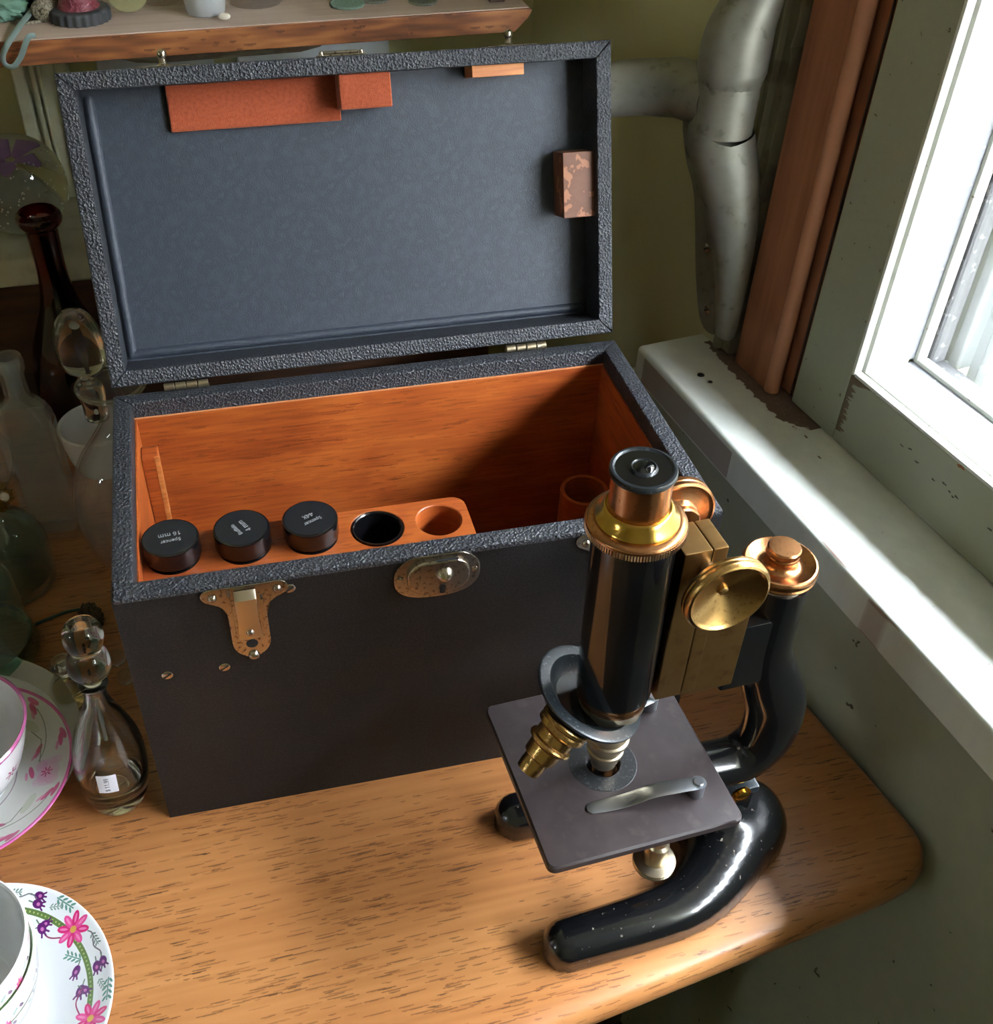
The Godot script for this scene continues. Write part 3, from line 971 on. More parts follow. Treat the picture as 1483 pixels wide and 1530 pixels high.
func build_case() -> void:
	var o := thing("carrying_case", "open black leathercloth carrying case with orange wooden lining", "case")
	var up := Transform3D(FLAT, Vector3.ZERO)
	# walls: polygons in (x, -z)
	part(o, "front_wall", moved(mitred(Vector2(0, 0), Vector2(CW, 0), Vector2(CW - CT, CT), Vector2(CT, CT), CH), up), M.cloth)
	part(o, "back_wall", moved(mitred(Vector2(0, CD), Vector2(CT, CD - CT), Vector2(CW - CT, CD - CT), Vector2(CW, CD), CH), up), M.leather)
	part(o, "side_wall", moved(mitred(Vector2(0, 0), Vector2(CT, CT), Vector2(CT, CD - CT), Vector2(0, CD), CH), up), M.leather)
	part(o, "side_wall", moved(mitred(Vector2(CW, 0), Vector2(CW, CD), Vector2(CW - CT, CD - CT), Vector2(CW - CT, CT), CH), up), M.leather)
	part(o, "bottom", span(CT, CW - CT, 0.001, 0.009, -CD + CT, -CT), M.leather)
	# leather strip along the top of the front rim
	part(o, "rim_strip", span(0.0008, CW - 0.0008, CH - 0.0040, CH + 0.0004, -CT + 0.0005, 0.0006, 0.0012), M.leather)
	# wooden lining
	var e := CT + 0.0001
	part(o, "lining_panel", span(e, CW - e, 0.009, 0.1868, -CD + e, -CD + e + 0.0014, 0.0004), M.lining)
	part(o, "lining_panel", span(e, CW - e, 0.009, 0.1868, -e - 0.0014, -e, 0.0004), M.lining)
	part(o, "lining_panel", span(e, e + 0.0014, 0.009, 0.1868, -CD + e + 0.0014, -e - 0.0014, 0.0004), M.lining)
	part(o, "lining_panel", span(CW - e - 0.0014, CW - e, 0.009, 0.1868, -CD + e + 0.0014, -e - 0.0014, 0.0004), M.lining)
	part(o, "lining_floor", span(e, CW - e, 0.009, 0.0108, -CD + e, -e), M.lining)
	var edge := span(e, CW - e, 0.1868, 0.1873, -CD + e, -CD + e + 0.0013)
	part(o, "lining_edge", edge, M.raw_edge)
	var cl := part(o, "cleat", span(e + 0.0015, 0.0238, 0.118, 0.1735, -0.166, -0.1515, 0.0012), M.lining)
	part(cl, "cleat_edge", span(0.0212, 0.0246, 0.1175, 0.1740, -0.1528, -0.1512, 0.0005), M.block)
	# rack for objective canisters: a block with five holes
	var ra := Vector2(0.0131, 0.0118)
	var rb := Vector2(0.2065, 0.0722)
	var top := rack_face(ra, rb)
	part(o, "canister_rack", top, M.lining)
	# small round holder in the far right corner
	part(o, "eyepiece_holder", moved(lathe(mm([0, 9, 17, 9, 17, 118, 14.2, 118, 14.2, 60, 0, 60]), 32), at(0.3085, 0.002, -0.124)), M.lining)
	build_lid(o)
	# hinges
	for x in [0.0475, 0.2795]:
		var h := group_part(o, "hinge", at(x, 0.2012, -0.1895))
		for k in 4:
			part(h, "knuckle", moved(lathe(mm([0, 0, 2.2, 0, 2.5, 0.3, 2.5, 6.3, 2.2, 6.6, 0, 6.6]), 12), at(-0.0145 + 0.0073 * k, 0, 0, 0, 0, -90)), M.brass_pale)
		part(h, "leaf", span(-0.0145, 0.0147, -0.0035, -0.0025, -0.004, 0.001), M.brass_pale)
	# catches and lock on the front
	for x in [0.0683, 0.2785]:
		build_latch(o, x)
	build_lock(o)
	for sc in [[0.0192, 0.1349], [0.051, 0.134], [0.0925, 0.1885]]:
		screw(o, at(sc[0], sc[1], 0.0002), 0.0032, M.nickel)

func rack_face(a: Vector2, b: Vector2) -> PackedVector3Array:
	# one block: top face as a grid polygon with round holes joined in by slits
	var y := 0.175
	var s := PackedVector3Array()
	var holes := [[0.0305, 0.0535, 0.0150], [0.0709, 0.0535, 0.0150], [0.1106, 0.0535, 0.0150], [0.1498, 0.0532, 0.0158], [0.1874, 0.0530, 0.0137]]
	var n := 40
	# strip the block into cells along x, one hole each, and fan each cell round its hole
	var cuts := [a.x, 0.0507, 0.0907, 0.1302, 0.1696, b.x]
	for k in 5:
		var c := Vector2(holes[k][0], holes[k][1])
		var r: float = holes[k][2]
		var x0: float = cuts[k]
		var x1: float = cuts[k + 1]
		var rim := []
		var ang := []
		for i in n:
			ang.push_back(TAU * i / n)
		for q in [Vector2(x0, a.y), Vector2(x1, a.y), Vector2(x1, b.y), Vector2(x0, b.y)]:
			ang.push_back(fposmod((q - c).angle(), TAU))
		ang.sort()
		var rc := 0.0085 if k == 4 else 0.0
		for t in ang:
			var d := Vector2(cos(t), sin(t))
			var m := 1e9
			if d.x > 1e-6: m = minf(m, (x1 - c.x) / d.x)
			if d.x < -1e-6: m = minf(m, (x0 - c.x) / d.x)
			if d.y > 1e-6: m = minf(m, (b.y - c.y) / d.y)
			if d.y < -1e-6: m = minf(m, (a.y - c.y) / d.y)
			var p := c + d * m
			if rc > 0.0:      # the free corner of the block is rounded
				var q := Vector2(x1 - rc, b.y - rc)
				if p.x > q.x and p.y > q.y:
					p = q + (p - q).normalized() * rc
			rim.push_back(p)
		var deep := y - 0.045
		for i in ang.size():
			var j := (i + 1) % ang.size()
			var u0 := c + Vector2(cos(ang[i]), sin(ang[i])) * r
			var u1 := c + Vector2(cos(ang[j]), sin(ang[j])) * r
			var w0: Vector2 = rim[i]
			var w1: Vector2 = rim[j]
			var ch := 0.0006
			var v0 := c + (u0 - c) * (1.0 + ch / r)
			var v1 := c + (u1 - c) * (1.0 + ch / r)
			quad(s, Vector3(v0.x, y, -v0.y), Vector3(w0.x, y, -w0.y), Vector3(w1.x, y, -w1.y), Vector3(v1.x, y, -v1.y))
			quad(s, Vector3(u0.x, y - ch, -u0.y), Vector3(v0.x, y, -v0.y), Vector3(v1.x, y, -v1.y), Vector3(u1.x, y - ch, -u1.y))
			quad(s, Vector3(u0.x, deep, -u0.y), Vector3(u0.x, y - ch, -u0.y), Vector3(u1.x, y - ch, -u1.y), Vector3(u1.x, deep, -u1.y))
			tri(s, Vector3(c.x, deep, -c.y), Vector3(u0.x, deep, -u0.y), Vector3(u1.x, deep, -u1.y))
			# outside walls of the block
			var on_edge: bool = (absf(w0.y - a.y) < 1e-6 and absf(w1.y - a.y) < 1e-6) or (absf(w0.y - b.y) < 1e-6 and absf(w1.y - b.y) < 1e-6) or (k == 0 and absf(w0.x - x0) < 1e-6 and absf(w1.x - x0) < 1e-6) or (k == 4 and (w0.x > x1 - rc - 1e-6 or w1.x > x1 - rc - 1e-6))
			if on_edge:
				quad(s, Vector3(w0.x, y, -w0.y), Vector3(w0.x, y - 0.05, -w0.y), Vector3(w1.x, y - 0.05, -w1.y), Vector3(w1.x, y, -w1.y))
			tri(s, Vector3(c.x, y - 0.05, -c.y), Vector3(w1.x, y - 0.05, -w1.y), Vector3(w0.x, y - 0.05, -w0.y))
	return outward(s)

func build_lid(case: Node3D) -> void:
	var tilt := 0.3373
	var l := group_part(case, "lid", Transform3D(Basis(Vector3.RIGHT, -tilt), Vector3(0, 0.2035, -0.1914)), "hinged lid standing open, lined in dark blue cloth")
	var w := 0.3437
	var h := 0.1904
	var t := 0.0105
	var d := 0.031
	var back := Transform3D(Basis(), Vector3(0, 0, -d))
	part(l, "lid_rail", moved(mitred(Vector2(0, 0), Vector2(w, 0), Vector2(w - t, t), Vector2(t, t), d), back), M.leather)
	part(l, "lid_rail", moved(mitred(Vector2(w, h), Vector2(0, h), Vector2(t, h - t), Vector2(w - t, h - t), d), back), M.leather)
	part(l, "lid_rail", moved(mitred(Vector2(0, h), Vector2(0, 0), Vector2(t, t), Vector2(t, h - t), d), back), M.leather)
	part(l, "lid_rail", moved(mitred(Vector2(w, 0), Vector2(w, h), Vector2(w - t, h - t), Vector2(w - t, t), d), back), M.leather)
	part(l, "lid_panel", span(t * 0.5, w - t * 0.5, t * 0.5, h - t * 0.5, -d + 0.0002, -d + 0.004), M.lid_cloth)
	# cloth rolls up the sides where it was glued in
	part(l, "lining_roll", sweep([Vector3(t + 0.004, t + 0.006, -d + 0.003), Vector3(t + 0.004, h - t - 0.006, -d + 0.003)], [0.0035], 12), M.lid_cloth)
	part(l, "lining_roll", sweep([Vector3(t + 0.004, t + 0.0045, -d + 0.003), Vector3(w - t - 0.004, t + 0.0045, -d + 0.003)], [0.0035], 12), M.lid_cloth)
	part(l, "felt_pad", pad(0.0612, 0.1685, 0.1525, 0.1800, -0.029, -0.022), M.felt, Transform3D(), "long orange felt pad")
	part(l, "felt_pad", pad(0.1665, 0.1994, 0.1592, 0.1800, -0.029, -0.004), M.felt, Transform3D(), "short thick orange felt pad")
	part(l, "wood_block", span(0.2522, 0.2866, 0.1730, 0.1806, -0.029, -0.006, 0.0006), M.block, Transform3D(), "small varnished wooden block")
	part(l, "wood_block", span(0.3112, 0.3334, 0.0806, 0.1232, -0.029, -0.006, 0.0008), M.block_stained, Transform3D(), "wooden block with dried glue")
	for x in [0.0625, 0.2795]:
		var c := part(l, "catch_stud", joined([moved(lathe(mm([0, 0, 4.6, 0, 4.6, 0.8, 2.8, 1.8, 2.0, 4.6, 2.9, 6.4, 2.8, 8.6, 1.8, 9.8, 0, 10.2]), 16), at(x, h, -0.016)), span(x - 0.018, x + 0.018, h, h + 0.0008, -0.021, -0.011, 0.0004)]), M.nickel)
		c.set_meta("label", "nickel catch stud on the lid edge")
	part(l, "hasp", joined([span(0.156, 0.186, h, h + 0.0012, -0.024, -0.010, 0.0005), span(0.160, 0.182, h + 0.001, h + 0.0035, -0.020, -0.014, 0.001), moved(lathe(mm([0, 0, 1.6, 0, 1.4, 2, 0, 2.6]), 10), at(0.1585, h + 0.001, -0.013)), moved(lathe(mm([0, 0, 1.6, 0, 1.4, 2, 0, 2.6]), 10), at(0.1835, h + 0.001, -0.013))]), M.nickel)

func pad(x0: float, x1: float, y0: float, y1: float, z0: float, z1: float) -> PackedVector3Array:
	return span(x0, x1, y0, y1, z0, z1, 0.0012, 2)

func build_latch(case: Node3D, x: float) -> void:
	var o := group_part(case, "latch", at(x, 0.1965, 0.0003), "nickel draw catch")
	var p := smooth_poly([-19, 0, -10, 0, 0, 0, 10, 0, 18.8, 0.2, 22.6, -1.8, 23.4, -5.2, 21.2, -9.2, 16.2, -12, 12.6, -15.5, 10.8, -21, 10.6, -34, 10.5, -46, 7.5, -52.5, 3.6, -55.5, 2.4, -58.5, -2.4, -58.5, -3.6, -55.5, -7.5, -52.5, -10.5, -46, -10.6, -34, -10.8, -21, -12.6, -15.5, -16.2, -12, -21.2, -9.2, -23.4, -5.2, -22.6, -1.8], 0.001, 3)
	part(o, "latch_plate", extrude(p, 0.0013, 0.0005, 2), M.nickel)
	var spring := sweep([Vector3(0.0, -0.0025, 0.0022), Vector3(0.0, -0.006, 0.0062), Vector3(0, -0.020, 0.0062), Vector3(0, -0.0265, 0.0032), Vector3(0, -0.040, 0.0021)], [Vector2(0.0058, 0.0006), Vector2(0.0058, 0.0008), Vector2(0.0056, 0.0008), Vector2(0.0058, 0.0007), Vector2(0.0066, 0.0006)], 12, false, Vector3.BACK)
	part(o, "latch_spring", spring, M.brass_pale)
	part(o, "latch_rail", joined([span(-0.0092, -0.0078, -0.038, -0.004, 0.001, 0.0038), span(0.0078, 0.0092, -0.038, -0.010, 0.001, 0.0034)]), M.nickel)
	for r in [[-0.0172, -0.0062, 0.0012], [0.0175, -0.0055, 0.0012], [0.0, -0.0345, 0.0027]]:
		part(o, "rivet", moved(lathe(mm([0, 0, 2.5, 0, 2.3, 0.9, 1.5, 1.7, 0, 2.1]), 16), Transform3D(Basis(Vector3.RIGHT, PI / 2), Vector3(r[0], r[1], r[2]))), M.nickel)
	part(o, "latch_hole", moved(lathe(mm([0, 0, 3.3, 0, 3.3, 0.3, 0, 0.3]), 20), Transform3D(Basis(Vector3.RIGHT, PI / 2), Vector3(0, -0.0452, 0.00115))), M.hole_shade)  # dark disc in place of the hole's shade
	part(o, "latch_tip", moved(lathe(mm([0, 0, 3.4, 0, 3.0, 1.4, 1.8, 2.3, 0, 2.7]), 16), Transform3D(Basis(Vector3.RIGHT, PI / 2), Vector3(0, -0.0548, 0.001))), M.nickel)

func flat_oval(rx: float, ry: float, top: float, n := 44) -> PackedVector2Array:
	var p := PackedVector2Array()
	for k in n:
		var a := TAU * k / n
		var v := Vector2(rx * signf(cos(a)) * pow(absf(cos(a)), 0.8), ry * signf(sin(a)) * pow(absf(sin(a)), 0.8))
		p.push_back(Vector2(v.x, minf(v.y, top)))
	var q := PackedVector2Array()
	for k in n:
		if k == 0 or p[k].distance_to(q[-1]) > 1e-5:
			q.push_back(p[k])
	return q

func build_lock(case: Node3D) -> void:
	var o := group_part(case, "lock", at(0.1745, 0.1828, 0.0003, 0, 0, 0), "oval nickel lock plate")
	part(o, "lock_plate", extrude(flat_oval(0.0248, 0.0168, 0.0152), 0.0012, 0.0005), M.nickel)
	part(o, "lock_body", moved(extrude(flat_oval(0.0182, 0.0128, 0.0118), 0.0034, 0.0014, 3), at(0.0005, 0.0008, 0.0008)), M.nickel)
	part(o, "lock_button", moved(lathe(mm([0, 0, 5.4, 0, 5.2, 0.8, 4.6, 2.6, 3.0, 4.4, 1.4, 5.2, 0, 5.4]), 24), Transform3D(Basis(Vector3.RIGHT, PI / 2), Vector3(0.0035, 0.0028, 0.0036))), M.nickel)
	part(o, "keyhole", moved(extrude(smooth_poly([0, 2.0, 1.7, 1.0, 1.8, -0.6, 0.9, -1.6, 1.5, -4.6, -1.5, -4.6, -0.9, -1.6, -1.8, -0.6, -1.7, 1.0], 0.001, 2), 0.0005), at(0.0025, -0.0065, 0.0041)), M.hole_shade)  # flat dark shape coloured like the shade in a keyhole
	part(o, "lock_slot", span(-0.001, 0.0115, 0.0105, 0.0128, 0.0022, 0.0036), M.hole_shade)  # dark bar standing for the slot's shade
	for x in [-0.0212, 0.0215]:
		part(o, "rivet", moved(lathe(mm([0, 0, 1.9, 0, 1.7, 0.7, 0, 1.3]), 12), Transform3D(Basis(Vector3.RIGHT, PI / 2), Vector3(x, 0.001, 0.0011))), M.nickel)

func build_canisters() -> void:
	var prof := mm([0, 0, 15.4, 0, 15.6, 1.0, 16.2, 1.0, 16.4, 2.0, 16.4, 12.0, 16.1, 12.8, 15.4, 13.2, 0, 13.2])
	var says := ["black canister cap stamped 16 mm, nearest the case's left wall", "black canister cap between two other stamped caps", "black canister cap beside the open black canister"]
	var words := [["16 mm", "Spencer", 187.0], ["4 mm", "Buffalo", 118.0], ["44X", "Spencer", 205.0]]
	var xs := [0.0305, 0.0709, 0.1106]
	var font := SystemFont.new()
	font.font_names = PackedStringArray(["Droid Sans"])
	for k in 3:
		var o := thing("objective_canister", says[k], "canister", Vector3(xs[k], 0.1750, -0.0555), 0.0, "objective canisters in the rack")
		part(o, "cap", fin(lathe(prof, 56), 30.0), M.ebonite)
		part(o, "cap_face", moved(lathe(mm([0, 0, 15.0, 0, 15.0, 0.12, 0, 0.12]), 48), at(0, 0.0132, 0)), M.ebonite_top)
		part(o, "body", moved(lathe(mm([0, -42, 14.6, -42, 14.6, 0, 0, 0]), 32), at(0, 0, 0.002)), M.ebonite)
		for j in 2:
			var tm := TextMesh.new()
			tm.text = words[k][j]
			tm.font = font
			tm.font_size = 32
			tm.pixel_size = 0.00013 if j == 0 else 0.000095
			tm.depth = 0.00012
			var yaw := Basis(Vector3.UP, deg_to_rad(words[k][2]))
			var lay := yaw * Basis(Vector3.RIGHT, -PI / 2)
			part(o, "lettering", tm, M.print_grey, Transform3D(lay, Vector3(0, 0.01338, 0) + yaw * Vector3(0, 0, 0.0022 if j == 0 else -0.0032)))
	var open := thing("objective_canister", "open empty black canister without a cap in the rack", "canister", Vector3(0.1498, 0.1312, -0.0532), 0.0, "objective canisters in the rack")
	part(open, "body", fin(lathe(mm([0, 0, 15.0, 0, 15.2, 1, 15.2, 43.5, 14.9, 44.5, 14.3, 44.5, 13.7, 43.8, 13.4, 42, 13.4, 3, 0, 3]), 56), 30.0), M.ebonite)

# ---------------------------------------------------------------- the microscope: x towards the arm, z towards the viewer's side
func build_microscope() -> void:
	var o := thing("microscope", "antique brass and black enamel microscope standing on the desk", "microscope", Vector3(0.248, 0, 0.0945), deg_to_rad(3.5))
	# horseshoe foot
	part(o, "foot", fin(nets(foot_field, Vector3(-0.05, -0.003, -0.066), Vector3(0.142, 0.052, 0.066), 0.0021), 180.0), M.enamel)
	part(o, "pillar", span(0.078, 0.100, 0.02, 0.064, -0.0105, 0.0105, 0.003, 2), M.enamel_plain)
	part(o, "joint", span(0.077, 0.1015, 0.0600, 0.0660, -0.0115, 0.0115, 0.0015), M.enamel_worn)
	part(o, "joint_screw", moved(lathe(mm([0, 0, 6.4, 0, 6.4, 1.4, 4.6, 1.4, 4.6, 2.6, 3.2, 3.4, 0, 3.6]), 24), Transform3D(Basis(Vector3.RIGHT, PI / 2), Vector3(0.088, 0.0645, 0.0118))), M.brass_gold)
	# curved arm
	var pts := [Vector3(0.083, 0.230, 0), Vector3(0.083, 0.205, 0), Vector3(0.085, 0.178, 0), Vector3(0.0935, 0.154, 0), Vector3(0.1025, 0.131, 0), Vector3(0.1045, 0.110, 0), Vector3(0.1005, 0.0935, 0), Vector3(0.089, 0.0835, 0), Vector3(0.072, 0.0835, 0), Vector3(0.050, 0.089, 0)]
	var rs := [Vector2(0.0135, 0.0125), Vector2(0.014, 0.0125), Vector2(0.0148, 0.0125), Vector2(0.0165, 0.013), Vector2(0.0175, 0.0135), Vector2(0.0175, 0.0138), Vector2(0.0165, 0.014), Vector2(0.0155, 0.014), Vector2(0.014, 0.014), Vector2(0.010, 0.015)]
	part(o, "arm", fin(sweep(spline(pts, 5), spline(rs, 5), 28, false, Vector3.BACK), 60.0), M.enamel_plain)
	part(o, "arm_bridge", span(0.055, 0.080, 0.166, 0.214, -0.0108, 0.0108, 0.002), M.enamel_plain)
	# stage
	var st := PackedVector2Array()
	for q in [[0.0565, -0.047, 0.0], [0.0565, 0.054, 90.0], [-0.0455, 0.054, 180.0], [-0.0455, -0.047, 270.0]]:
		for k in 5:
			var a := deg_to_rad(q[2] - 90.0 + 22.5 * k)
			st.push_back(Vector2(q[0], q[1]) + Vector2(cos(a), sin(a)) * 0.0045)
	part(o, "stage", moved(pierced(st, Vector2(0.0015, 0.0025), 0.0096, 0.0062, 0.0012), Transform3D(FLAT, Vector3(0, 0.1018, 0))), M.hard_rubber)
	part(o, "stage_insert", moved(lathe(mm([9.6, -1, 9.6, 0.1, 9.9, 0.35, 18.5, 0.35, 18.9, 0.1, 18.9, -1, 9.6, -1]), 56), at(0.0015, 0.1080, -0.0025)), M.rubber_insert)
	part(o, "stage_clip", clip_shape([Vector3(0.0424, 0.1178, 0.0300), Vector3(0.030, 0.1178, 0.0288), Vector3(0.017, 0.1162, 0.0270), Vector3(0.006, 0.1112, 0.0252), Vector3(-0.004, 0.1090, 0.0242), Vector3(-0.0150, 0.1087, 0.0236)]), M.steel)
	part(o, "clip_post", moved(lathe(mm([0, 0, 4.1, 0, 4.1, 8.6, 4.3, 10.2, 2.8, 10.2, 2.8, 11, 2.4, 11.4, 0, 11.4]), 24), at(0.0424, 0.108, 0.0300)), M.steel)
	part(o, "stage_clip", clip_shape([Vector3(0.0430, 0.1178, -0.0315), Vector3(0.032, 0.1178, -0.0288), Vector3(0.020, 0.1162, -0.0248), Vector3(0.009, 0.1112, -0.0225), Vector3(-0.002, 0.1090, -0.0215), Vector3(-0.0140, 0.1087, -0.0210)]), M.steel)
	part(o, "clip_post", moved(lathe(mm([0, 0, 4.1, 0, 4.1, 8.6, 4.3, 10.2, 2.8, 10.2, 2.8, 11, 2.4, 11.4, 0, 11.4]), 24), at(0.0430, 0.108, -0.0315)), M.steel)
	# below the stage
	part(o, "substage_ring", moved(lathe(mm([9.0, 84, 12, 84, 13, 86, 13, 96, 15, 98, 15, 101.7, 9.0, 101.7, 9.0, 84]), 36), at(0.0015, 0, -0.0025)), M.enamel_plain)
	part(o, "substage_screw", moved(lathe(mm([0, 0, 11.4, 0, 12.4, 0.8, 12.4, 2.0, 12.0, 2.4, 12.4, 2.8, 12.4, 4.2, 11.6, 4.8, 7.2, 5.6, 6.6, 8, 6.6, 20, 5, 22, 5, 62, 0, 62]), 40), at(0.0287, 0.0405, 0.0270)), M.brass_pale)
	# body tube, leaning a degree or so
	var axis := Vector3(-0.0055, 0.212, 0.001)
	var ta := along(Vector3(0, 0.110, 0), axis, Vector3(0, 0, 1))
	var tube := mm([0, 69, 18.2, 69, 19.1, 69.6, 19.1, 178, 0, 178])
	part(o, "body_tube", moved(lathe(tube, 72), ta), M.enamel_plain)
	part(o, "tube_ring", moved(lathe(mm([0, 62, 17.4, 62, 18.0, 62.6, 18.0, 65.4, 17.6, 66.4, 18.3, 67, 18.3, 69, 0, 69]), 56), ta), M.brass_red)
	part(o, "tube_ring", moved(lathe(mm([0, 57.5, 16.4, 57.5, 17.2, 58.2, 17.2, 62, 0, 62]), 56), ta), M.brass_pale)
	part(o, "collar", moved(lathe(mm([0, 177.6, 21.6, 177.6, 22.7, 178.4, 22.7, 182.2, 22.3, 182.8, 21.9, 182.9, 21.5, 183.5, 20.5, 184.0, 18.8, 184.4, 0, 184.4]), 96), ta), M.brass_red)
	part(o, "collar_rim", knurl(22.5, 23.0, 178.3, 181.4), M.brass_pale, ta, "pale knurled rim of the collar")
	part(o, "collar_ring", moved(lathe(mm([0, 184.4, 18.6, 184.4, 18.9, 185.2, 18.5, 186.2, 17.6, 187.0, 16.2, 189.6, 15.4, 191.2, 14.6, 191.6, 13.7, 191.4, 0, 191.4]), 72), ta), M.brass_gold)
	part(o, "draw_tube", moved(lathe(mm([0, 191, 13.45, 191, 13.45, 209.4, 0, 209.4]), 64), ta), M.brass_red)
	part(o, "eyepiece", moved(lathe(mm([0, 209.2, 14.3, 209.2, 14.7, 209.8, 14.7, 211.4, 14.2, 212.3, 13.2, 212.4, 12.6, 211.8, 12.0, 211.6, 9.0, 211.5, 6.4, 211.5, 5.9, 212.4, 5.2, 212.9, 4.8, 212.5, 0, 212.4]), 64), ta), M.enamel_worn)
	part(o, "eyepiece_face", moved(lathe(mm([5.9, 211.4, 12.1, 211.4, 12.1, 211.72, 5.9, 211.72, 5.9, 211.4]), 56), ta), M.ebonite)
	part(o, "eye_lens", moved(lathe(mm([0, 212.2, 4.8, 212.2, 4.3, 212.9, 3.2, 213.5, 1.7, 213.9, 0, 214.0]), 32), ta), M.lens)
	# rack and pinion block
	part(o, "rack", rack_shape(), M.enamel_worn, Transform3D(), "toothed dark rack between tube and block")
	part(o, "rack_slide", span(0.0165, 0.0305, 0.175, 0.2755, -0.0085, 0.0122, 0.0008), M.brass_flat)
	part(o, "pinion_block", span(0.0308, 0.0385, 0.175, 0.2755, -0.0085, 0.0122, 0.0008), M.brass_flat)
	part(o, "slide_bearing", span(0.0308, 0.0605, 0.1722, 0.226, -0.0098, 0.0117, 0.0008), M.brass_flat)
	part(o, "slide_foot", span(0.0165, 0.0307, 0.1742, 0.1765, -0.0085, 0.0122, 0.0006), M.brass_flat)
	var kz := Basis(Vector3.RIGHT, PI / 2)
	part(o, "pinion_shaft", moved(lathe(mm([0, -24, 3.2, -24, 3.2, 26, 0, 26]), 20), Transform3D(kz, Vector3(0.0288, 0.2655, 0))), M.brass_pale)
	part(o, "focus_knob", moved(lathe(mm([0, 22, 5.0, 22, 8, 24.4, 15, 26.4, 19.4, 28, 20.6, 29.2, 20.7, 30.6, 20.2, 31.1, 20.7, 31.6, 20.7, 33.0, 20.0, 33.6, 19.6, 34.8, 18.6, 35.2, 17.7, 34.6, 17.0, 33.8, 11, 31.4, 5, 29.4, 2.5, 28.6, 2.3, 29.6, 1.6, 30.0, 0, 30.1]), 72), Transform3D(kz, Vector3(0.0284, 0.2663, 0))), M.brass)
	part(o, "focus_knob", moved(lathe(mm([0, -15.5, 9.2, -15.5, 10.0, -16.2, 10.0, -18.6, 10.8, -19.4, 11.4, -21.0, 17.2, -22.2, 19.4, -21.4, 20.6, -22.0, 20.7, -24, 20.2, -24.5, 20.7, -25, 20.7, -27.5, 19.6, -28.6, 0, -28.6]), 72), Transform3D(kz, Vector3(0.0292, 0.2665, 0))), M.brass_red)
	# fine focus head on top of the arm
	part(o, "fine_focus_neck", moved(lathe(mm([0, 0, 14.2, 0, 14.4, 0.6, 14.4, 3.2, 12.5, 4.2, 12.5, 6, 0, 6]), 48), at(0.0818, 0.2285, -0.004)), M.brass_pale)
	part(o, "fine_focus_head", moved(lathe(mm([0, 5.4, 16.6, 5.4, 18.2, 6.2, 18.7, 7.2, 18.2, 8.2, 18.8, 9.0, 18.8, 11.4, 18.0, 12.6, 17.2, 12.8, 16.4, 12.2, 13.5, 10.4, 10.6, 9.8, 8.4, 10.4, 7.0, 12.2, 6.6, 14.6, 7.4, 16.2, 8.3, 16.8, 8.5, 17.8, 8.1, 18.6, 8.3, 19.4, 8.3, 21.4, 7.6, 22.2, 0, 22.4]), 72), at(0.0818, 0.2285, -0.004)), M.brass_red)
	# revolving nosepiece with two objectives and one capped opening
	var al := deg_to_rad(25.0)
	var be := 0.30
	var up := Vector3(sin(al) * cos(be), cos(al), sin(al) * sin(be))
	var na := along(Vector3(-0.0119, 0.1722, -0.0037), up)
	part(o, "nosepiece_plate", moved(lathe(mm([0, -8.5, 12, -8.5, 18, -6.5, 22, -3.0, 23.4, -0.6, 24.0, 0.0, 29.4, 0.0, 30.2, -0.6, 30.2, -2.0, 29.4, -2.6, 26, -4.4, 21, -8.5, 14, -11.5, 0, -12]), 80), na), M.enamel_worn)
	part(o, "nosepiece_dome", moved(lathe(mm([0, -21, 10, -21, 16, -18.5, 20, -14, 22, -9, 22, -7, 0, -7]), 56), na), M.enamel_plain)
	part(o, "nosepiece_neck", moved(lathe(mm([0, 44, 15.4, 44, 15.4, 57.5, 0, 57.5]), 40), ta), M.brass_pale)
	var pivot := Vector3(0, 0.200, 0)
	var d1 := Vector3.DOWN.rotated(up, deg_to_rad(120.0))
	var d2 := Vector3.DOWN.rotated(up, deg_to_rad(-120.0))
	if d1.z < d2.z:
		var k := d1
		d1 = d2
		d2 = k
	part(o, "objective", moved(lathe(mm([0, 34, 10.4, 34, 10.4, 56, 11.0, 57, 10.6, 58, 10.6, 62.4, 11.8, 63.2, 12.0, 64.6, 11.6, 66, 9.4, 66.8, 9.0, 67.4, 9.0, 73.2, 9.9, 73.8, 10.1, 75.2, 9.7, 76.4, 8.0, 77, 7.8, 83, 7.2, 84, 7.0, 86.4, 5.4, 88.2, 3.0, 88.6, 0, 88.6]), 56), along(pivot, Vector3.DOWN)), M.brass_pale)
	part(o, "objective", moved(lathe(mm([0, 43.5, 12.8, 43.5, 13.6, 44.3, 13.6, 46.0, 13.0, 46.6, 13.0, 47.2, 13.4, 47.8, 13.4, 49.6, 12.4, 50.6, 10.6, 51.6, 10.4, 52.5, 10.4, 56.6, 11.8, 57.4, 12.2, 58.4, 11.9, 59.4, 10.2, 60.2, 9.4, 61, 8.8, 67.6, 8.2, 68.4, 6.9, 69, 6.7, 72.5, 6.9, 73.2, 6.3, 77.5, 3, 78, 0, 78]), 56), along(pivot, d1)), M.brass)
	part(o, "objective_cap", moved(lathe(mm([0, 42, 9.4, 42, 9.4, 43, 8.8, 43.6, 8.8, 50, 9.6, 50.8, 9.8, 52.4, 9.2, 53.4, 0, 54]), 40), along(pivot, d2)), M.brass_red)

var foot_line := []

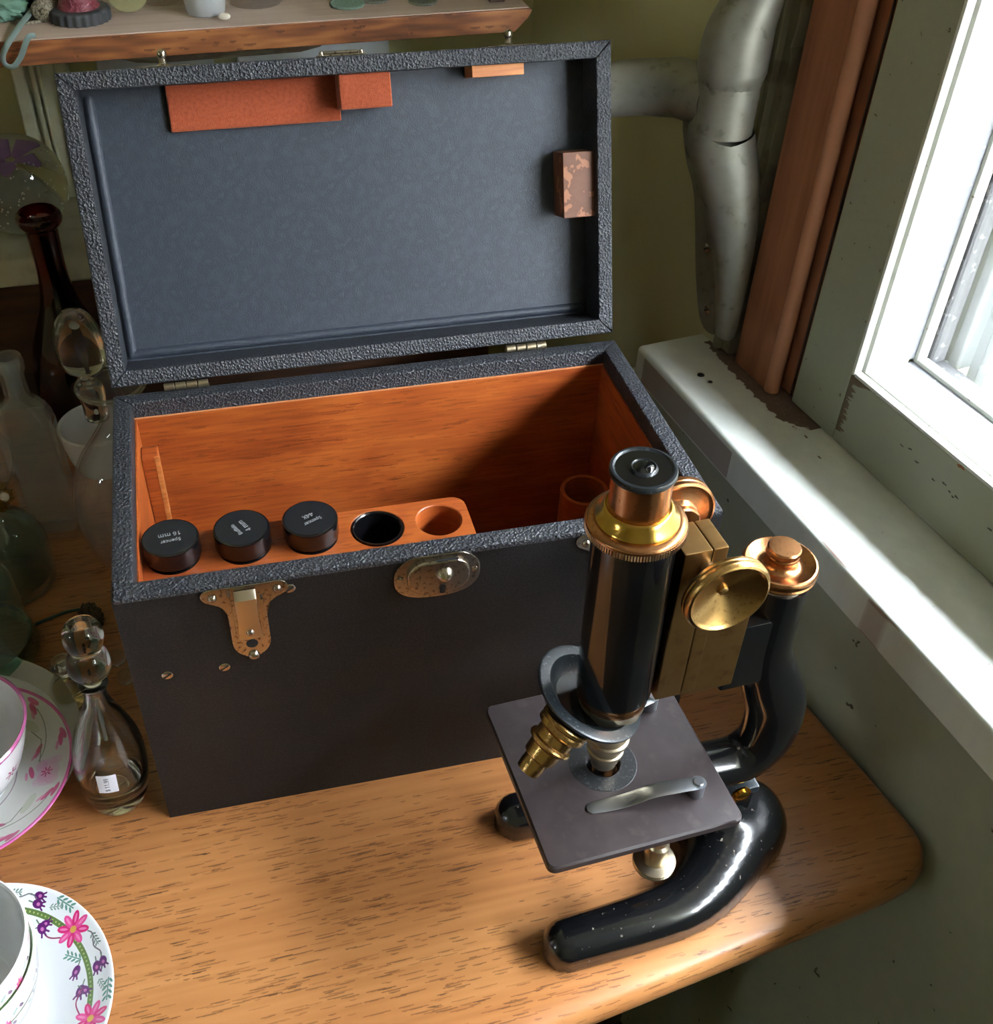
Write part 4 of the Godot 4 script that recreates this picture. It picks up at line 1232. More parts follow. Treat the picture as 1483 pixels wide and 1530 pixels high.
func foot_field(p: Vector3) -> float:
	# half of the horseshoe: a chain of short tapered pieces, mirrored
	if foot_line.is_empty():
		var c := spline([Vector3(0.102, 0.010, 0.0), Vector3(0.084, 0.010, 0.0185), Vector3(0.060, 0.010, 0.0355), Vector3(0.032, 0.010, 0.0430), Vector3(-0.0295, 0.0095, 0.0445)], 6)
		var r := spline([0.0285, 0.0235, 0.0185, 0.0155, 0.0140], 6)
		for i in c.size():
			foot_line.push_back([c[i], r[i]])
	var q := Vector3(p.x, maxf(p.y, 0.010), absf(p.z))
	var d := capsule(q, Vector3(0.100, 0.010, 0.0), Vector3(0.1055, 0.010, 0.0), 0.0285, 0.0285)
	var leg := 1.0
	for i in foot_line.size() - 1:
		leg = minf(leg, capsule(q, foot_line[i][0], foot_line[i + 1][0], foot_line[i][1], foot_line[i + 1][1]))
	d = smin(d, leg, 0.005)
	d = smin(d, capsule(Vector3(q.x, q.y, p.z), Vector3(0.088, 0.010, 0), Vector3(0.089, 0.044, 0), 0.020, 0.012), 0.012)
	return maxf(d, -p.y)

func clip_shape(pts: Array) -> PackedVector3Array:
	var w := [Vector2(0.0041, 0.0005), Vector2(0.0043, 0.0005), Vector2(0.0044, 0.0005), Vector2(0.0043, 0.0005), Vector2(0.0042, 0.0005), Vector2(0.0036, 0.0005)]
	var p := spline(pts, 4)
	var r := spline(w, 4)
	var d: Vector3 = (pts[-1] - pts[-2]).normalized()
	for k in [0.4, 0.75, 0.95]:
		p.push_back(pts[-1] + d * 0.0036 * k)
		r.push_back(Vector2(0.0036 * sqrt(1.0 - k * k), 0.0005))
	return sweep(p, r, 12, false)

func knurl(r0: float, r1: float, y0: float, y1: float) -> PackedVector3Array:
	var p := PackedVector2Array()
	var n := 220
	for k in n:
		var a := TAU * k / n
		var r := (r1 if k % 2 == 0 else r0) * 0.001
		p.push_back(Vector2(cos(a), sin(a)) * r)
	return moved(extrude(p, (y1 - y0) * 0.001, 0.0), Transform3D(FLAT, Vector3(0, y0 * 0.001, 0)))

func rack_shape() -> PackedVector3Array:
	var l := [span(0.0105, 0.0172, 0.178, 0.2805, -0.0042, 0.0042, 0.0004)]
	for k in 26:
		l.push_back(span(0.0172, 0.0186, 0.2782 - k * 0.0038, 0.2802 - k * 0.0038, -0.0042, 0.0042))
	return joined(l)

# a plate with a round hole right through it, its outer edges chamfered by b
func pierced(outline: PackedVector2Array, c: Vector2, r: float, d: float, b: float) -> PackedVector3Array:
	var ang := []
	for k in 48:
		ang.push_back(TAU * k / 48.0)
	for p in outline:
		ang.push_back(fposmod((p - c).angle(), TAU))
	ang.sort()
	var rows := []
	for t in ang:
		var dir := Vector2(cos(t), sin(t))
		var hit := c + dir * r
		var far := 0.0
		for i in outline.size():
			var q = Geometry2D.segment_intersects_segment(c, c + dir * 0.5, outline[i], outline[(i + 1) % outline.size()])
			if q != null and c.distance_to(q) > far:
				far = c.distance_to(q)
		rows.push_back([hit, c + dir * (far - b), c + dir * far])
	var s := PackedVector3Array()
	for i in rows.size():
		var p: Array = rows[i]
		var q: Array = rows[(i + 1) % rows.size()]
		if p[0].distance_to(q[0]) < 1e-7:
			continue
		var ring := [[0, 0.0], [1, 0.0], [2, b], [2, d - b], [1, d], [0, d], [0, 0.0]]
		for k in ring.size() - 1:
			var u0: Vector2 = p[ring[k][0]]
			var u1: Vector2 = q[ring[k][0]]
			var w0: Vector2 = p[ring[k + 1][0]]
			var w1: Vector2 = q[ring[k + 1][0]]
			quad(s, Vector3(u0.x, u0.y, ring[k][1]), Vector3(u1.x, u1.y, ring[k][1]), Vector3(w1.x, w1.y, ring[k + 1][1]), Vector3(w0.x, w0.y, ring[k + 1][1]))
	return outward(s)

# ---------------------------------------------------------------- the shelf and what stands on it
func build_shelf() -> void:
	var o := thing("wall_shelf", "plywood shelf board with a pale top, above the open lid", "shelf", Vector3(0, 0.3435, -0.394), deg_to_rad(2.05))
	part(o, "board", moved(extrude(poly([-1.1, 0, 0.3235, 0, 0.3345, 0.0105, 0.3365, 0.0150, 0.3345, 0.0163, -1.1, 0.0163]), 0.20, 0.0008), at(0, 0, -0.20)), M.shelf_edge)
	part(o, "top_veneer", span(-1.1, 0.3340, 0.0160, 0.0172, -0.1995, -0.0012, 0.0003), M.shelf_top)
	part(o, "under_rail", moved(extrude(poly([0.004, 0.0, 0.010, -0.016, 0.022, -0.0285, 0.040, -0.0345, 0.060, -0.0362, 0.172, -0.0352, 0.188, -0.0322, 0.200, -0.024, 0.209, -0.011, 0.213, 0.0]), 0.022, 0.002), at(0, 0, -0.118)), M.old_paint)

func build_shelf_things() -> void:
	var y := 0.3607
	# ornament on a dark ridged base
	var a := thing("ornament", "maroon glazed ornament on a ridged black round base", "ornament", Vector3(0.0062, y, -0.4345))
	part(a, "base", fin(scalloped(0.0212, 0.0085, 22), 40.0), M.slate)
	part(a, "body", lathe(curve([0, 8, 13.8, 8, 14.2, 10, 13.2, 12, 12.2, 18, 11.2, 26, 12, 34, 9, 44, 0, 46]), 32), M.maroon)
	var b := thing("glass_ball", "clear glass ball resting on the shelf beside the maroon ornament", "glass ball", Vector3(0.0405, y, -0.4455))
	part(b, "ball", fin(moved(ball(0.0165), at(0, 0.0163, 0)), 180.0), M.clear)
	var c := thing("glass_jar", "small clear glass jar at the shelf's back, right of the ball", "jar", Vector3(0.0640, y, -0.468))
	part(c, "body", vessel(curve([13, 0, 15.2, 1, 15.6, 4, 15.6, 30, 14, 34, 14, 40]), 0.0015, 0.004), M.thin)
	var d := thing("votive_cup", "frosted white glass votive cup on the shelf", "cup", Vector3(0.0950, y, -0.4335))
	part(d, "body", vessel(curve([11.5, 0, 13.4, 0.6, 14.6, 4, 17.4, 26, 18.4, 36]), 0.0022, 0.006), M.frosted)
	var e := thing("tumbler", "clear glass tumbler with a thick foot right of the frosted votive", "glass", Vector3(0.1325, y, -0.4545))
	part(e, "body", vessel(curve([19, 0, 20.4, 1, 20.6, 4, 21, 30, 21.4, 60]), 0.0018, 0.007), M.thin)
	var n := ["green tarnished coin lying nearest the tumbler on the shelf", "grey coin behind the green coin, cut by the picture's top", "dark grey coin lying nearest the shelf's right end"]
	var spots := [[0.1995, -0.4345, 0.0132], [0.2215, -0.4445, 0.0115], [0.2572, -0.4325, 0.0112]]
	for k in 3:
		var r: float = spots[k][2] * 1000.0
		var co := thing("coin", n[k], "coin", Vector3(spots[k][0], y, spots[k][1]), 0.0, "old coins on the shelf")
		part(co, "disc", lathe(mm([0, 0, r - 0.5, 0, r, 0.5, r, 1.6, r - 0.5, 2.0, r - 1.4, 2.0, r - 1.6, 1.6, 0, 1.6]), 40), M.verdigris if k == 0 else M.coin)
	var f := thing("bead", "small white shell bead in front of the frosted votive", "bead", Vector3(0.1070, y, -0.4135))
	part(f, "body", fin(moved(ball(0.0034), Transform3D(Basis.from_scale(Vector3(1.3, 0.75, 0.9)), Vector3(0, 0.0026, 0))), 180.0), M.pearl)
	var g := thing("wood_chip", "dark little block lying on the shelf's right end", "block", Vector3(0.3130, y, -0.4265))
	part(g, "body", box(Vector3(0, 0.0022, 0), Vector3(0.012, 0.0044, 0.009), 0.0006), M.dark_wood)
	# crumpled green thing, dark bottle, twine and sticks at the left end
	var h := thing("stone", "crumpled pale green mineral lump at the shelf's left end", "stone", Vector3(-0.0455, y, -0.4470))
	part(h, "body", fin(lump(0.0165, 0.011, 3), 70.0), mat(c8(112, 150, 130), 0.7))
	var i := thing("dark_bottle", "dark green round bottle behind the twine on the shelf", "bottle", Vector3(-0.0255, y, -0.4760))
	part(i, "body", lathe(curve([0, 0, 17, 0, 20, 3, 21, 14, 18, 26, 9, 34, 7, 44, 8, 50, 0, 50]), 32), mat(c8(20, 34, 28), 0.15))
	var j := thing("twine_roll", "small roll of greyish twine lying beside the maroon ornament", "roll", Vector3(-0.0165, y, -0.4385), deg_to_rad(-20))
	part(j, "roll", fin(twine_roll(), 50.0), M.twine)
	var st := thing("match_stick", "thin bare wooden stick lying beside the twine roll", "stick", Vector3(-0.0290, y, -0.4285), deg_to_rad(15))
	part(st, "body", box(Vector3(0, 0.001, 0), Vector3(0.016, 0.002, 0.002), 0.0003), M.twine)
	var rb := thing("ribbon", "grey green looped wire ribbon hanging over the shelf edge", "ribbon", Vector3.ZERO)
	var w := [Vector3(-0.0120, 0.395, -0.505), Vector3(-0.0169, 0.378, -0.485), Vector3(-0.0250, 0.3675, -0.448), Vector3(-0.0340, 0.3640, -0.4121), Vector3(-0.0400, 0.3612, -0.3875), Vector3(-0.0450, 0.3543, -0.3858), Vector3(-0.0455, 0.3480, -0.3858), Vector3(-0.0405, 0.3460, -0.3858), Vector3(-0.0340, 0.3520, -0.3855), Vector3(-0.0290, 0.3605, -0.3850), Vector3(-0.0255, 0.3652, -0.3850), Vector3(-0.0222, 0.3655, -0.3858)]
	part(rb, "strip", fin(sweep(spline(w, 6), [Vector2(0.0021, 0.0011)], 10, true, Vector3.BACK), 60.0), M.ribbon)

func ball(r: float, n := 24) -> PackedVector3Array:
	var p := []
	for k in n + 1:
		var a := PI * k / n - PI / 2
		p.push_back(Vector2(maxf(0.0, r * cos(a)), r * sin(a)))
	return lathe(p, n * 2)

func scalloped(r: float, h: float, teeth: int) -> PackedVector3Array:
	var p := PackedVector2Array()
	var n := teeth * 8
	for k in n:
		var a := TAU * k / n
		p.push_back(Vector2(cos(a), sin(a)) * (r + 0.0005 * sin(a * teeth)))
	return moved(extrude(p, h, 0.0025, 3), Transform3D(FLAT, Vector3.ZERO))

func lump(r: float, h: float, sd: int) -> PackedVector3Array:
	var n := noise(FastNoiseLite.TYPE_SIMPLEX, 1.0, sd, 3)
	var s := ball(1.0, 20)
	for k in s.size():
		var v := s[k]
		var g := 1.0 + 0.34 * n.get_noise_3dv(v * 2.4) + 0.2 * n.get_noise_3dv(v * 5.0)
		s[k] = Vector3(v.x * r * g, maxf(0.0, h * (v.y * g + 0.8)), v.z * r * g)
	return s

func twine_roll() -> PackedVector3Array:
	var l := [moved(lathe(mm([0, -9, 6.0, -9, 7.0, -7, 7.2, 0, 7.0, 8, 5.6, 10.5, 2, 11, 1.4, 9, 0, 9]), 24), Transform3D(Basis(Vector3.RIGHT, PI / 2), Vector3(0, 0.0073, 0)))]
	for k in 4:
		var ring := []
		for a in 25:
			ring.push_back(Vector3(cos(TAU * a / 24.0) * 0.0066, 0.0073 + sin(TAU * a / 24.0) * 0.0066, 0.0085 - k * 0.0042))
		l.push_back(sweep(ring, [0.0007], 6, false))
	return joined(l)

# ---------------------------------------------------------------- glass on the left of the desk
func build_glassware() -> void:
	# paperweight on the back ledge
	var a := thing("paperweight", "large glass ball paperweight with lilac flower on the back ledge", "paperweight", Vector3(-0.0868, 0.1471, -0.5560))
	part(a, "ball", fin(moved(ball(0.0435, 28), at(0, 0.0434, 0)), 180.0), M.clear)
	var fl := []
	for k in 5:
		var d := Vector3(cos(TAU * k / 5.0 + 0.4), 0, sin(TAU * k / 5.0 + 0.4))
		fl.push_back(sweep([Vector3(0, 0.060, 0) + d * 0.004, Vector3(0, 0.064, 0) + d * 0.014, Vector3(0, 0.060, 0) + d * 0.022], [Vector2(0.003, 0.001), Vector2(0.0075, 0.0012), Vector2(0.003, 0.001)], 10))
	part(a, "flower", fin(joined(fl), 60.0), M.lilac)
	part(a, "core", fin(lathe(curve([0, 8, 20, 10, 24, 18, 22, 30, 15, 42, 8, 50, 0, 54]), 28), 60.0), M.veil)
	part(a, "core_spot", fin(moved(ball(0.0040, 10), at(-0.0130, 0.047, 0.0165)), 180.0), M.blue_core)
	var rng := RandomNumberGenerator.new()
	rng.seed = 8
	var bb := []
	for k in 120:
		var th := rng.randf_range(-2.9, 0.9)
		var yy := rng.randf_range(-0.8, 0.75)
		var rr := sqrt(1.0 - yy * yy) * 0.034
		bb.push_back(moved(ball(rng.randf_range(0.0005, 0.0010), 5), at(rr * cos(th), 0.0434 + yy * 0.034, -rr * sin(th))))
	var bub := part(a, "bubbles", fin(joined(bb), 180.0), M.bubble)
	bub.set_meta("kind", "stuff")
	# ruby carafe
	var b := thing("red_carafe", "dark ruby red glass carafe with long neck and rolled lip", "carafe", Vector3(-0.0605, 0, -0.4610))
	part(b, "body", fin(vessel(curve([30, 0, 34, 2, 36, 14, 38, 34, 37, 56, 33, 78, 26, 98, 18, 118, 13.6, 138, 12.2, 158, 12.6, 180, 13.4, 192, 16.5, 195, 18.6, 199, 18.4, 203.5, 16.2, 206]), 0.0026, 0.006), 50.0), M.ruby)
	# flat clear flask
	var c := thing("flask", "cloudy clear flat sided medicine bottle beside the decanter", "bottle", Vector3(-0.0815, 0, -0.3000), deg_to_rad(-8))
	part(c, "body", fin(flask_shape(), 40.0), M.cloudy)
	# decanter and stopper
	var d := thing("decanter", "clear etched glass decanter standing against the case's left end", "decanter", Vector3(-0.0065, 0, -0.2430))
	part(d, "body", fin(vessel(curve([20, 0, 24, 1, 30, 8, 41, 30, 46.5, 58, 45, 84, 36, 108, 24, 126, 15, 140, 12, 150, 11.5, 160, 14, 166, 21, 169.5, 24.5, 172.5, 24, 174.5]), 0.0022, 0.008), 50.0), M.clear_etched)
	var dl := part(d, "lip_ring", fin(lathe(circle_profile(0.0228, 0.0021, 0.1735, 14), 40), 180.0), M.clear)
	dl.set_meta("label", "clear ring below the lip")
	part(d, "stopper", fin(moved(lathe(curve([0, 146, 8, 147, 9, 160, 9.8, 176, 6.4, 179, 5.6, 182, 8, 185, 14.5, 191, 17.4, 202, 17.2, 214, 13.6, 227, 7, 235, 0, 237]), 14), Transform3D(Basis.from_scale(Vector3(0.95, 1, 0.62)), Vector3(-0.0135, 0, 0.002))), 24.0), M.clear)
	# white dish behind
	var e := thing("dish", "plain white dish behind the decanter", "dish", Vector3(-0.0430, 0, -0.3840))
	part(e, "body", fin(vessel(curve([22, 0, 24, 1, 29, 14, 33, 36, 34, 44]), 0.003, 0.005), 50.0), M.bone)
	# green glass bottles at the left edge
	var f := thing("green_bottle", "dark sea green bottle with a smoky globe stopper at the left edge", "bottle", Vector3(-0.1130, 0, -0.2450))
	part(f, "body", fin(vessel(curve([28, 0, 31, 1, 34, 6, 34.5, 30, 33, 44, 26, 58, 15, 68, 11, 74, 10.5, 82]), 0.003, 0.007), 50.0), M.sea_green)
	part(f, "gilt_collar", fin(moved(lump(0.0155, 0.0115, 9), at(0.004, 0.079, 0.004)), 50.0), M.gold)
	part(f, "pearl", fin(moved(ball(0.0036, 10), at(0.0165, 0.0930, 0.0105)), 180.0), M.pearl)
	part(f, "globe", fin(lathe(curve([0, 88, 9, 89, 20, 98, 27.0, 114, 26.5, 130, 20, 145, 9, 153, 0, 155]), 40), 60.0), M.cloudy)
	var g := thing("aqua_bottle", "aqua green glass bottle with thick foot left of the perfume bottle", "bottle", Vector3(-0.1290, 0, -0.1700))
	part(g, "body", fin(lathe(curve([0, 16, 30, 15, 36.5, 17, 37.4, 22, 37, 60, 33, 74, 18, 86, 11, 92, 11, 110, 13.5, 113, 13.5, 118, 0, 118]), 48), 40.0), M.sea_pale)
	part(g, "foot", fin(lathe(curve([0, 0, 35, 0, 40, 1.5, 41.6, 5, 40.5, 10, 38.2, 16, 30, 14.8, 0, 14.5]), 48), 30.0), M.aqua)
	# perfume bottle with round stopper and a price sticker
	var p := thing("perfume_bottle", "clear drop shaped perfume bottle with a white price sticker", "bottle", Vector3(-0.0320, 0, -0.0235))
	p.rotation.z = deg_to_rad(-3.0)
	part(p, "body", fin(lathe(curve([0, 6, 5, 4, 10, 0.4, 13, 0.2, 17, 3, 20.6, 14, 22.2, 30, 22.0, 46, 19.6, 62, 14.5, 78, 9.2, 92, 7.0, 100, 6.8, 108, 8.4, 111, 8.2, 113, 4.2, 113, 3.8, 104, 6.2, 92, 11.6, 78, 16.6, 62, 19.0, 46, 19.0, 30, 16, 20, 9, 16, 0, 18]), 40), 50.0), M.clear)
	part(p, "stem", fin(lathe(mm([0, 60, 1.3, 60, 1.5, 100, 0, 100]), 12), 60.0), M.frosted)
	part(p, "stopper", fin(lathe(curve([0, 113, 6, 113.4, 5.6, 116, 8, 119, 12.0, 125, 12.6, 131, 10.6, 137, 8.6, 140, 9.6, 144, 11.4, 150, 10.6, 157, 7, 162, 0, 164]), 28), 60.0), M.clear)
	part(p, "sticker", sticker_shape(0.0224, -0.30, 0.22, 0.036, 0.0525), M.paper)
	var font := SystemFont.new()
	font.font_names = PackedStringArray(["Droid Sans"])
	var tm := TextMesh.new()
	tm.text = "$ 11.99"
	tm.font = font
	tm.font_size = 32
	tm.pixel_size = 0.00012
	tm.depth = 0.00012
	var ang := 1.62
	part(p, "sticker_print", tm, M.ink, Transform3D(Basis(Vector3.UP, PI / 2 - ang) * Basis(Vector3.BACK, PI / 2) , Vector3(cos(ang) * 0.02305, 0.0440, sin(ang) * 0.02305)))
	# two little balls, amber scent bottle, cork and wire behind it
	var bl := ["small clear glass marble, the upper of two against the case", "small clear glass marble, the lower of two against the case"]
	for k in 2:
		var q := thing("marble", bl[k], "marble", [Vector3(-0.0325, 0, -0.1400), Vector3(-0.0262, 0, -0.1210)][k], 0.0, "marbles beside the case")
		part(q, "ball", fin(moved(ball(0.0066 - k * 0.0005), at(0, 0.0066 - k * 0.0005, 0)), 180.0), M.clear)
	var s := thing("scent_bottle", "squat clear scent bottle of amber liquid behind the perfume bottle", "bottle", Vector3(-0.0625, 0, -0.1110))
	part(s, "body", fin(vessel(curve([9, 0, 11.5, 0.6, 13, 4, 13.3, 16, 11.5, 23, 6.5, 27, 5.5, 31, 7, 33, 7, 35]), 0.0016, 0.003), 50.0), M.thin)
	part(s, "liquid", fin(lathe(curve([0, 3.4, 9.5, 3.6, 11.2, 6, 11.4, 15, 10, 19, 0, 19]), 40), 50.0), M.amber)
	part(s, "stopper", fin(lathe(curve([0, 29, 3.6, 29, 4, 35, 7, 37, 8.4, 40, 6, 44, 0, 45]), 24), 60.0), M.clear)
	var k1 := thing("cork", "dark dried cork standing behind the perfume bottle's stopper", "cork", Vector3(-0.0505, 0, -0.1800), 0.3)
	part(k1, "body", fin(moved(lump(0.0085, 0.0125, 17), at(0, 0.002, 0)), 50.0), M.cork)
	var wr := thing("wire", "thin green wire lying on the desk behind the perfume bottle", "wire", Vector3.ZERO)
	part(wr, "strand", sweep(spline([Vector3(-0.098, 0.0013, -0.190), Vector3(-0.085, 0.0013, -0.196), Vector3(-0.070, 0.0013, -0.201), Vector3(-0.057, 0.003, -0.199), Vector3(-0.053, 0.006, -0.190)], 5), [0.0012], 8), M.wire_green)

func circle_profile(r: float, tube: float, y: float, n: int) -> Array:
	var p := []
	for k in n + 1:
		var a := TAU * k / n
		p.push_back(Vector2(r + tube * cos(a), y + tube * sin(a)))
	return p

func sticker_shape(r: float, a0: float, a1: float, y0: float, y1: float) -> PackedVector3Array:
	# a small curved label on a round body, facing the viewer
	var s := PackedVector3Array()
	var n := 8
	for side in 2:
		var q := r + 0.0001 + 0.0004 * side
		for k in n:
			var t0 := PI / 2 - lerpf(a0, a1, float(k) / n)
			var t1 := PI / 2 - lerpf(a0, a1, float(k + 1) / n)
			var p := [Vector3(q * cos(t0), y0, q * sin(t0)), Vector3(q * cos(t1), y0, q * sin(t1)), Vector3(q * cos(t1), y1, q * sin(t1)), Vector3(q * cos(t0), y1, q * sin(t0))]
			if side == 1:
				quad(s, p[0], p[3], p[2], p[1])
			else:
				quad(s, p[0], p[1], p[2], p[3])
	return s

func flask_shape() -> PackedVector3Array:
	# rounded rectangle sections from foot to shoulder, then a round neck; inner skin 2 mm in
	var outer := [[0.0, 20.0, 11.0], [0.001, 21.0, 12.0], [0.110, 21.0, 12.0], [0.118, 20.0, 11.6], [0.126, 16.5, 10.6], [0.131, 11.5, 9.4], [0.136, 9.4, 9.0], [0.150, 8.8, 8.8], [0.156, 9.2, 9.2], [0.160, 11.2, 11.2], [0.166, 11.2, 11.2], [0.170, 10.2, 10.2]]
	var rings := []
	for q in outer:
		rings.push_back(oval_ring(q[0], q[1] * 0.001, q[2] * 0.001))
	var back := outer.duplicate()
	back.reverse()
	for q in back:
		if q[0] > 0.003:
			rings.push_back(oval_ring(q[0], q[1] * 0.001 - 0.0032, q[2] * 0.001 - 0.0032))
	rings.push_back(oval_ring(0.005, 0.0165, 0.0075))
	var s := PackedVector3Array()
	var n: int = rings[0].size()
	for i in rings.size() - 1:
		for k in n:
			var l := (k + 1) % n
			quad(s, rings[i][k], rings[i][l], rings[i + 1][l], rings[i + 1][k])
	for k in range(1, n - 1):
		tri(s, rings[0][0], rings[0][k + 1], rings[0][k])
		tri(s, rings[-1][0], rings[-1][k], rings[-1][k + 1])
	return outward(s)

func oval_ring(y: float, rx: float, rz: float) -> Array:
	var r := []
	var sq := 0.35 if absf(rx - rz) > 0.002 else 1.0
	for k in 40:
		var a := TAU * k / 40.0
		r.push_back(Vector3(rx * signf(cos(a)) * pow(absf(cos(a)), sq), y, rz * signf(sin(a)) * pow(absf(sin(a)), sq)))
	return r

# ---------------------------------------------------------------- china, and the prints on it
func blob(im: Image, c: Vector2, rx: float, ry: float, ang: float, col: Color) -> void:
	var m := maxf(rx, ry) + 1.5
	var w := im.get_width()
	var h := im.get_height()
	for y in range(maxi(0, int(c.y - m)), mini(h, int(c.y + m) + 1)):
		for x in range(maxi(0, int(c.x - m)), mini(w, int(c.x + m) + 1)):
			var d := (Vector2(x, y) - c).rotated(-ang)
			var e := sqrt(d.x * d.x / (rx * rx) + d.y * d.y / (ry * ry))
			var a := clampf((1.0 - e) * minf(rx, ry) + 0.5, 0.0, 1.0) * col.a
			if a > 0.0:
				im.set_pixel(x, y, im.get_pixel(x, y).lerp(Color(col.r, col.g, col.b), a))

func stroke(im: Image, pts: Array, width: float, col: Color) -> void:
	for i in pts.size() - 1:
		var a: Vector2 = pts[i]
		var b: Vector2 = pts[i + 1]
		var n := maxi(1, int(a.distance_to(b) / maxf(0.6, width * 0.5)))
		for k in n + 1:
			blob(im, a.lerp(b, float(k) / n), width, width, 0.0, col)

func polar(c: float, s: float, r: float, deg: float) -> Vector2:
	return Vector2(c + cos(deg_to_rad(deg)) * r * s, c + sin(deg_to_rad(deg)) * r * s)

func daisy(im: Image, c: Vector2, size: float, turn: float, pinks: Array) -> void:
	for k in 8:
		var a := turn + TAU * k / 8.0
		var d := Vector2(cos(a), sin(a))
		blob(im, c + d * size * 0.58, size * 0.44, size * 0.21, a, pinks[k % pinks.size()])
		blob(im, c + d * size * 0.62, size * 0.26, size * 0.07, a, Color(0.93, 0.62, 0.78, 0.7))
	blob(im, c, size * 0.2, size * 0.2, 0, Color(0.80, 0.62, 0.30))

func bud(im: Image, c: Vector2, size: float, a: float) -> void:
	var purple := Color(0.36, 0.12, 0.40)
	blob(im, c, size, size * 0.72, a, purple)
	blob(im, c + Vector2(cos(a), sin(a)) * size * 0.15, size * 0.35, size * 0.28, a, Color(0.78, 0.45, 0.70))
	for k in [-0.5, 0.0, 0.5]:
		var d := Vector2(cos(a + k), sin(a + k))
		stroke(im, [c + d * size * 0.7, c + d * size * 1.45], size * 0.14, purple)
	stroke(im, [c - Vector2(cos(a), sin(a)) * size, c - Vector2(cos(a), sin(a)) * size * 1.8], size * 0.10, Color(0.35, 0.45, 0.38))

func sprig(im: Image, c: Vector2, size: float, a: float, col := Color(0.36, 0.56, 0.50)) -> void:
	var d := Vector2(cos(a), sin(a))
	var p := Vector2(-d.y, d.x)
	stroke(im, [c - d * size, c + d * size], size * 0.05, col)
	for k in 4:
		var q := c + d * size * (-0.8 + 0.5 * k)
		for sgn in [-1.0, 1.0]:
			blob(im, q + p * sgn * size * 0.26 + d * size * 0.12, size * 0.26, size * 0.10, a + sgn * 0.7, col)

func garland_saucer() -> ImageTexture:
	# seen from above: x to the right, z down the picture; scale in pixels per metre
	var n := 1024
	var im := Image.create(n, n, false, Image.FORMAT_RGB8)
	im.fill(c8(233, 238, 241))
	var c := n * 0.5
	var s := n * 0.5 / 0.076
	var green := Color(0.36, 0.47, 0.25)
	var ring := []
	for k in 181:
		ring.push_back(polar(c, s, 0.0615, k * 2.0))
	stroke(im, ring, s * 0.0016, green)
	for k in 150:
		blob(im, polar(c, s, 0.0615, k * 2.4), s * 0.00055, s * 0.00055, 0, Color(0.62, 0.70, 0.42))
	var pinks := [Color(0.80, 0.16, 0.45), Color(0.86, 0.30, 0.58)]
	for k in 7:
		var t := -36.8 + k * 51.4286
		daisy(im, polar(c, s, 0.0640, t), s * 0.0095, 0.3 + k, pinks)
		bud(im, polar(c, s, 0.0700, t - 26.0), s * 0.0030, deg_to_rad(t + 60))
		bud(im, polar(c, s, 0.0580, t - 16.5), s * 0.0030, deg_to_rad(t + 30))
		bud(im, polar(c, s, 0.0548, t + 21.5), s * 0.0032, deg_to_rad(t + 150))
		bud(im, polar(c, s, 0.0555, t + 34.5), s * 0.0034, deg_to_rad(t + 150))
		bud(im, polar(c, s, 0.0660, t + 26.0), s * 0.0032, deg_to_rad(t + 120))
		sprig(im, polar(c, s, 0.0715, t - 12.0), s * 0.0062, deg_to_rad(t + 80))
		sprig(im, polar(c, s, 0.0560, t + 12.5), s * 0.0055, deg_to_rad(t - 110))
		sprig(im, polar(c, s, 0.0700, t + 13.0), s * 0.0042, deg_to_rad(t + 100), Color(0.42, 0.52, 0.48))
		sprig(im, polar(c, s, 0.0680, t + 36.0), s * 0.0040, deg_to_rad(t + 100), Color(0.50, 0.60, 0.56))
		var tw := []
		for j in 12:
			tw.push_back(polar(c, s, 0.0565 - 0.0032 * sin(j * 0.29), t - 18.0 + j * 1.35))
		stroke(im, tw, s * 0.00035, Color(0.55, 0.20, 0.36))
		var tx := []
		for j in 12:
			tx.push_back(polar(c, s, 0.0690 + 0.0012 * sin(j * 0.9), t + 7.0 + j * 1.6))
		stroke(im, tx, s * 0.0003, Color(0.42, 0.42, 0.44))
	return tex(im)

func garland_cup() -> ImageTexture:
	# u once round, v from rim to foot
	var im := Image.create(2048, 256, false, Image.FORMAT_RGB8)
	im.fill(c8(236, 239, 241))
	var green := Color(0.40, 0.50, 0.24)
	stroke(im, [Vector2(0, 78), Vector2(2047, 78)], 4.0, green)
	for k in 14:
		var x := 60.0 + k * 146.0
		bud(im, Vector2(x, 56), 10.0, -0.6)
		bud(im, Vector2(x + 52, 98), 10.0, 2.4)
		sprig(im, Vector2(x + 36, 50), 14.0, 0.4)
		sprig(im, Vector2(x + 92, 104), 14.0, -0.4)
		if k % 2 == 0:
			daisy(im, Vector2(x + 90, 78), 26.0, 0.2 * k, [Color(0.80, 0.18, 0.46), Color(0.88, 0.36, 0.62)])
	for k in 7:
		daisy(im, Vector2(130.0 + k * 292.0, 168), 30.0, 0.5, [Color(0.86, 0.44, 0.68), Color(0.90, 0.60, 0.78)])
		sprig(im, Vector2(210.0 + k * 292.0, 172), 34.0, 0.2, Color(0.62, 0.70, 0.68))
		sprig(im, Vector2(60.0 + k * 292.0, 176), 30.0, 2.8, Color(0.62, 0.70, 0.68))
	return tex(im)

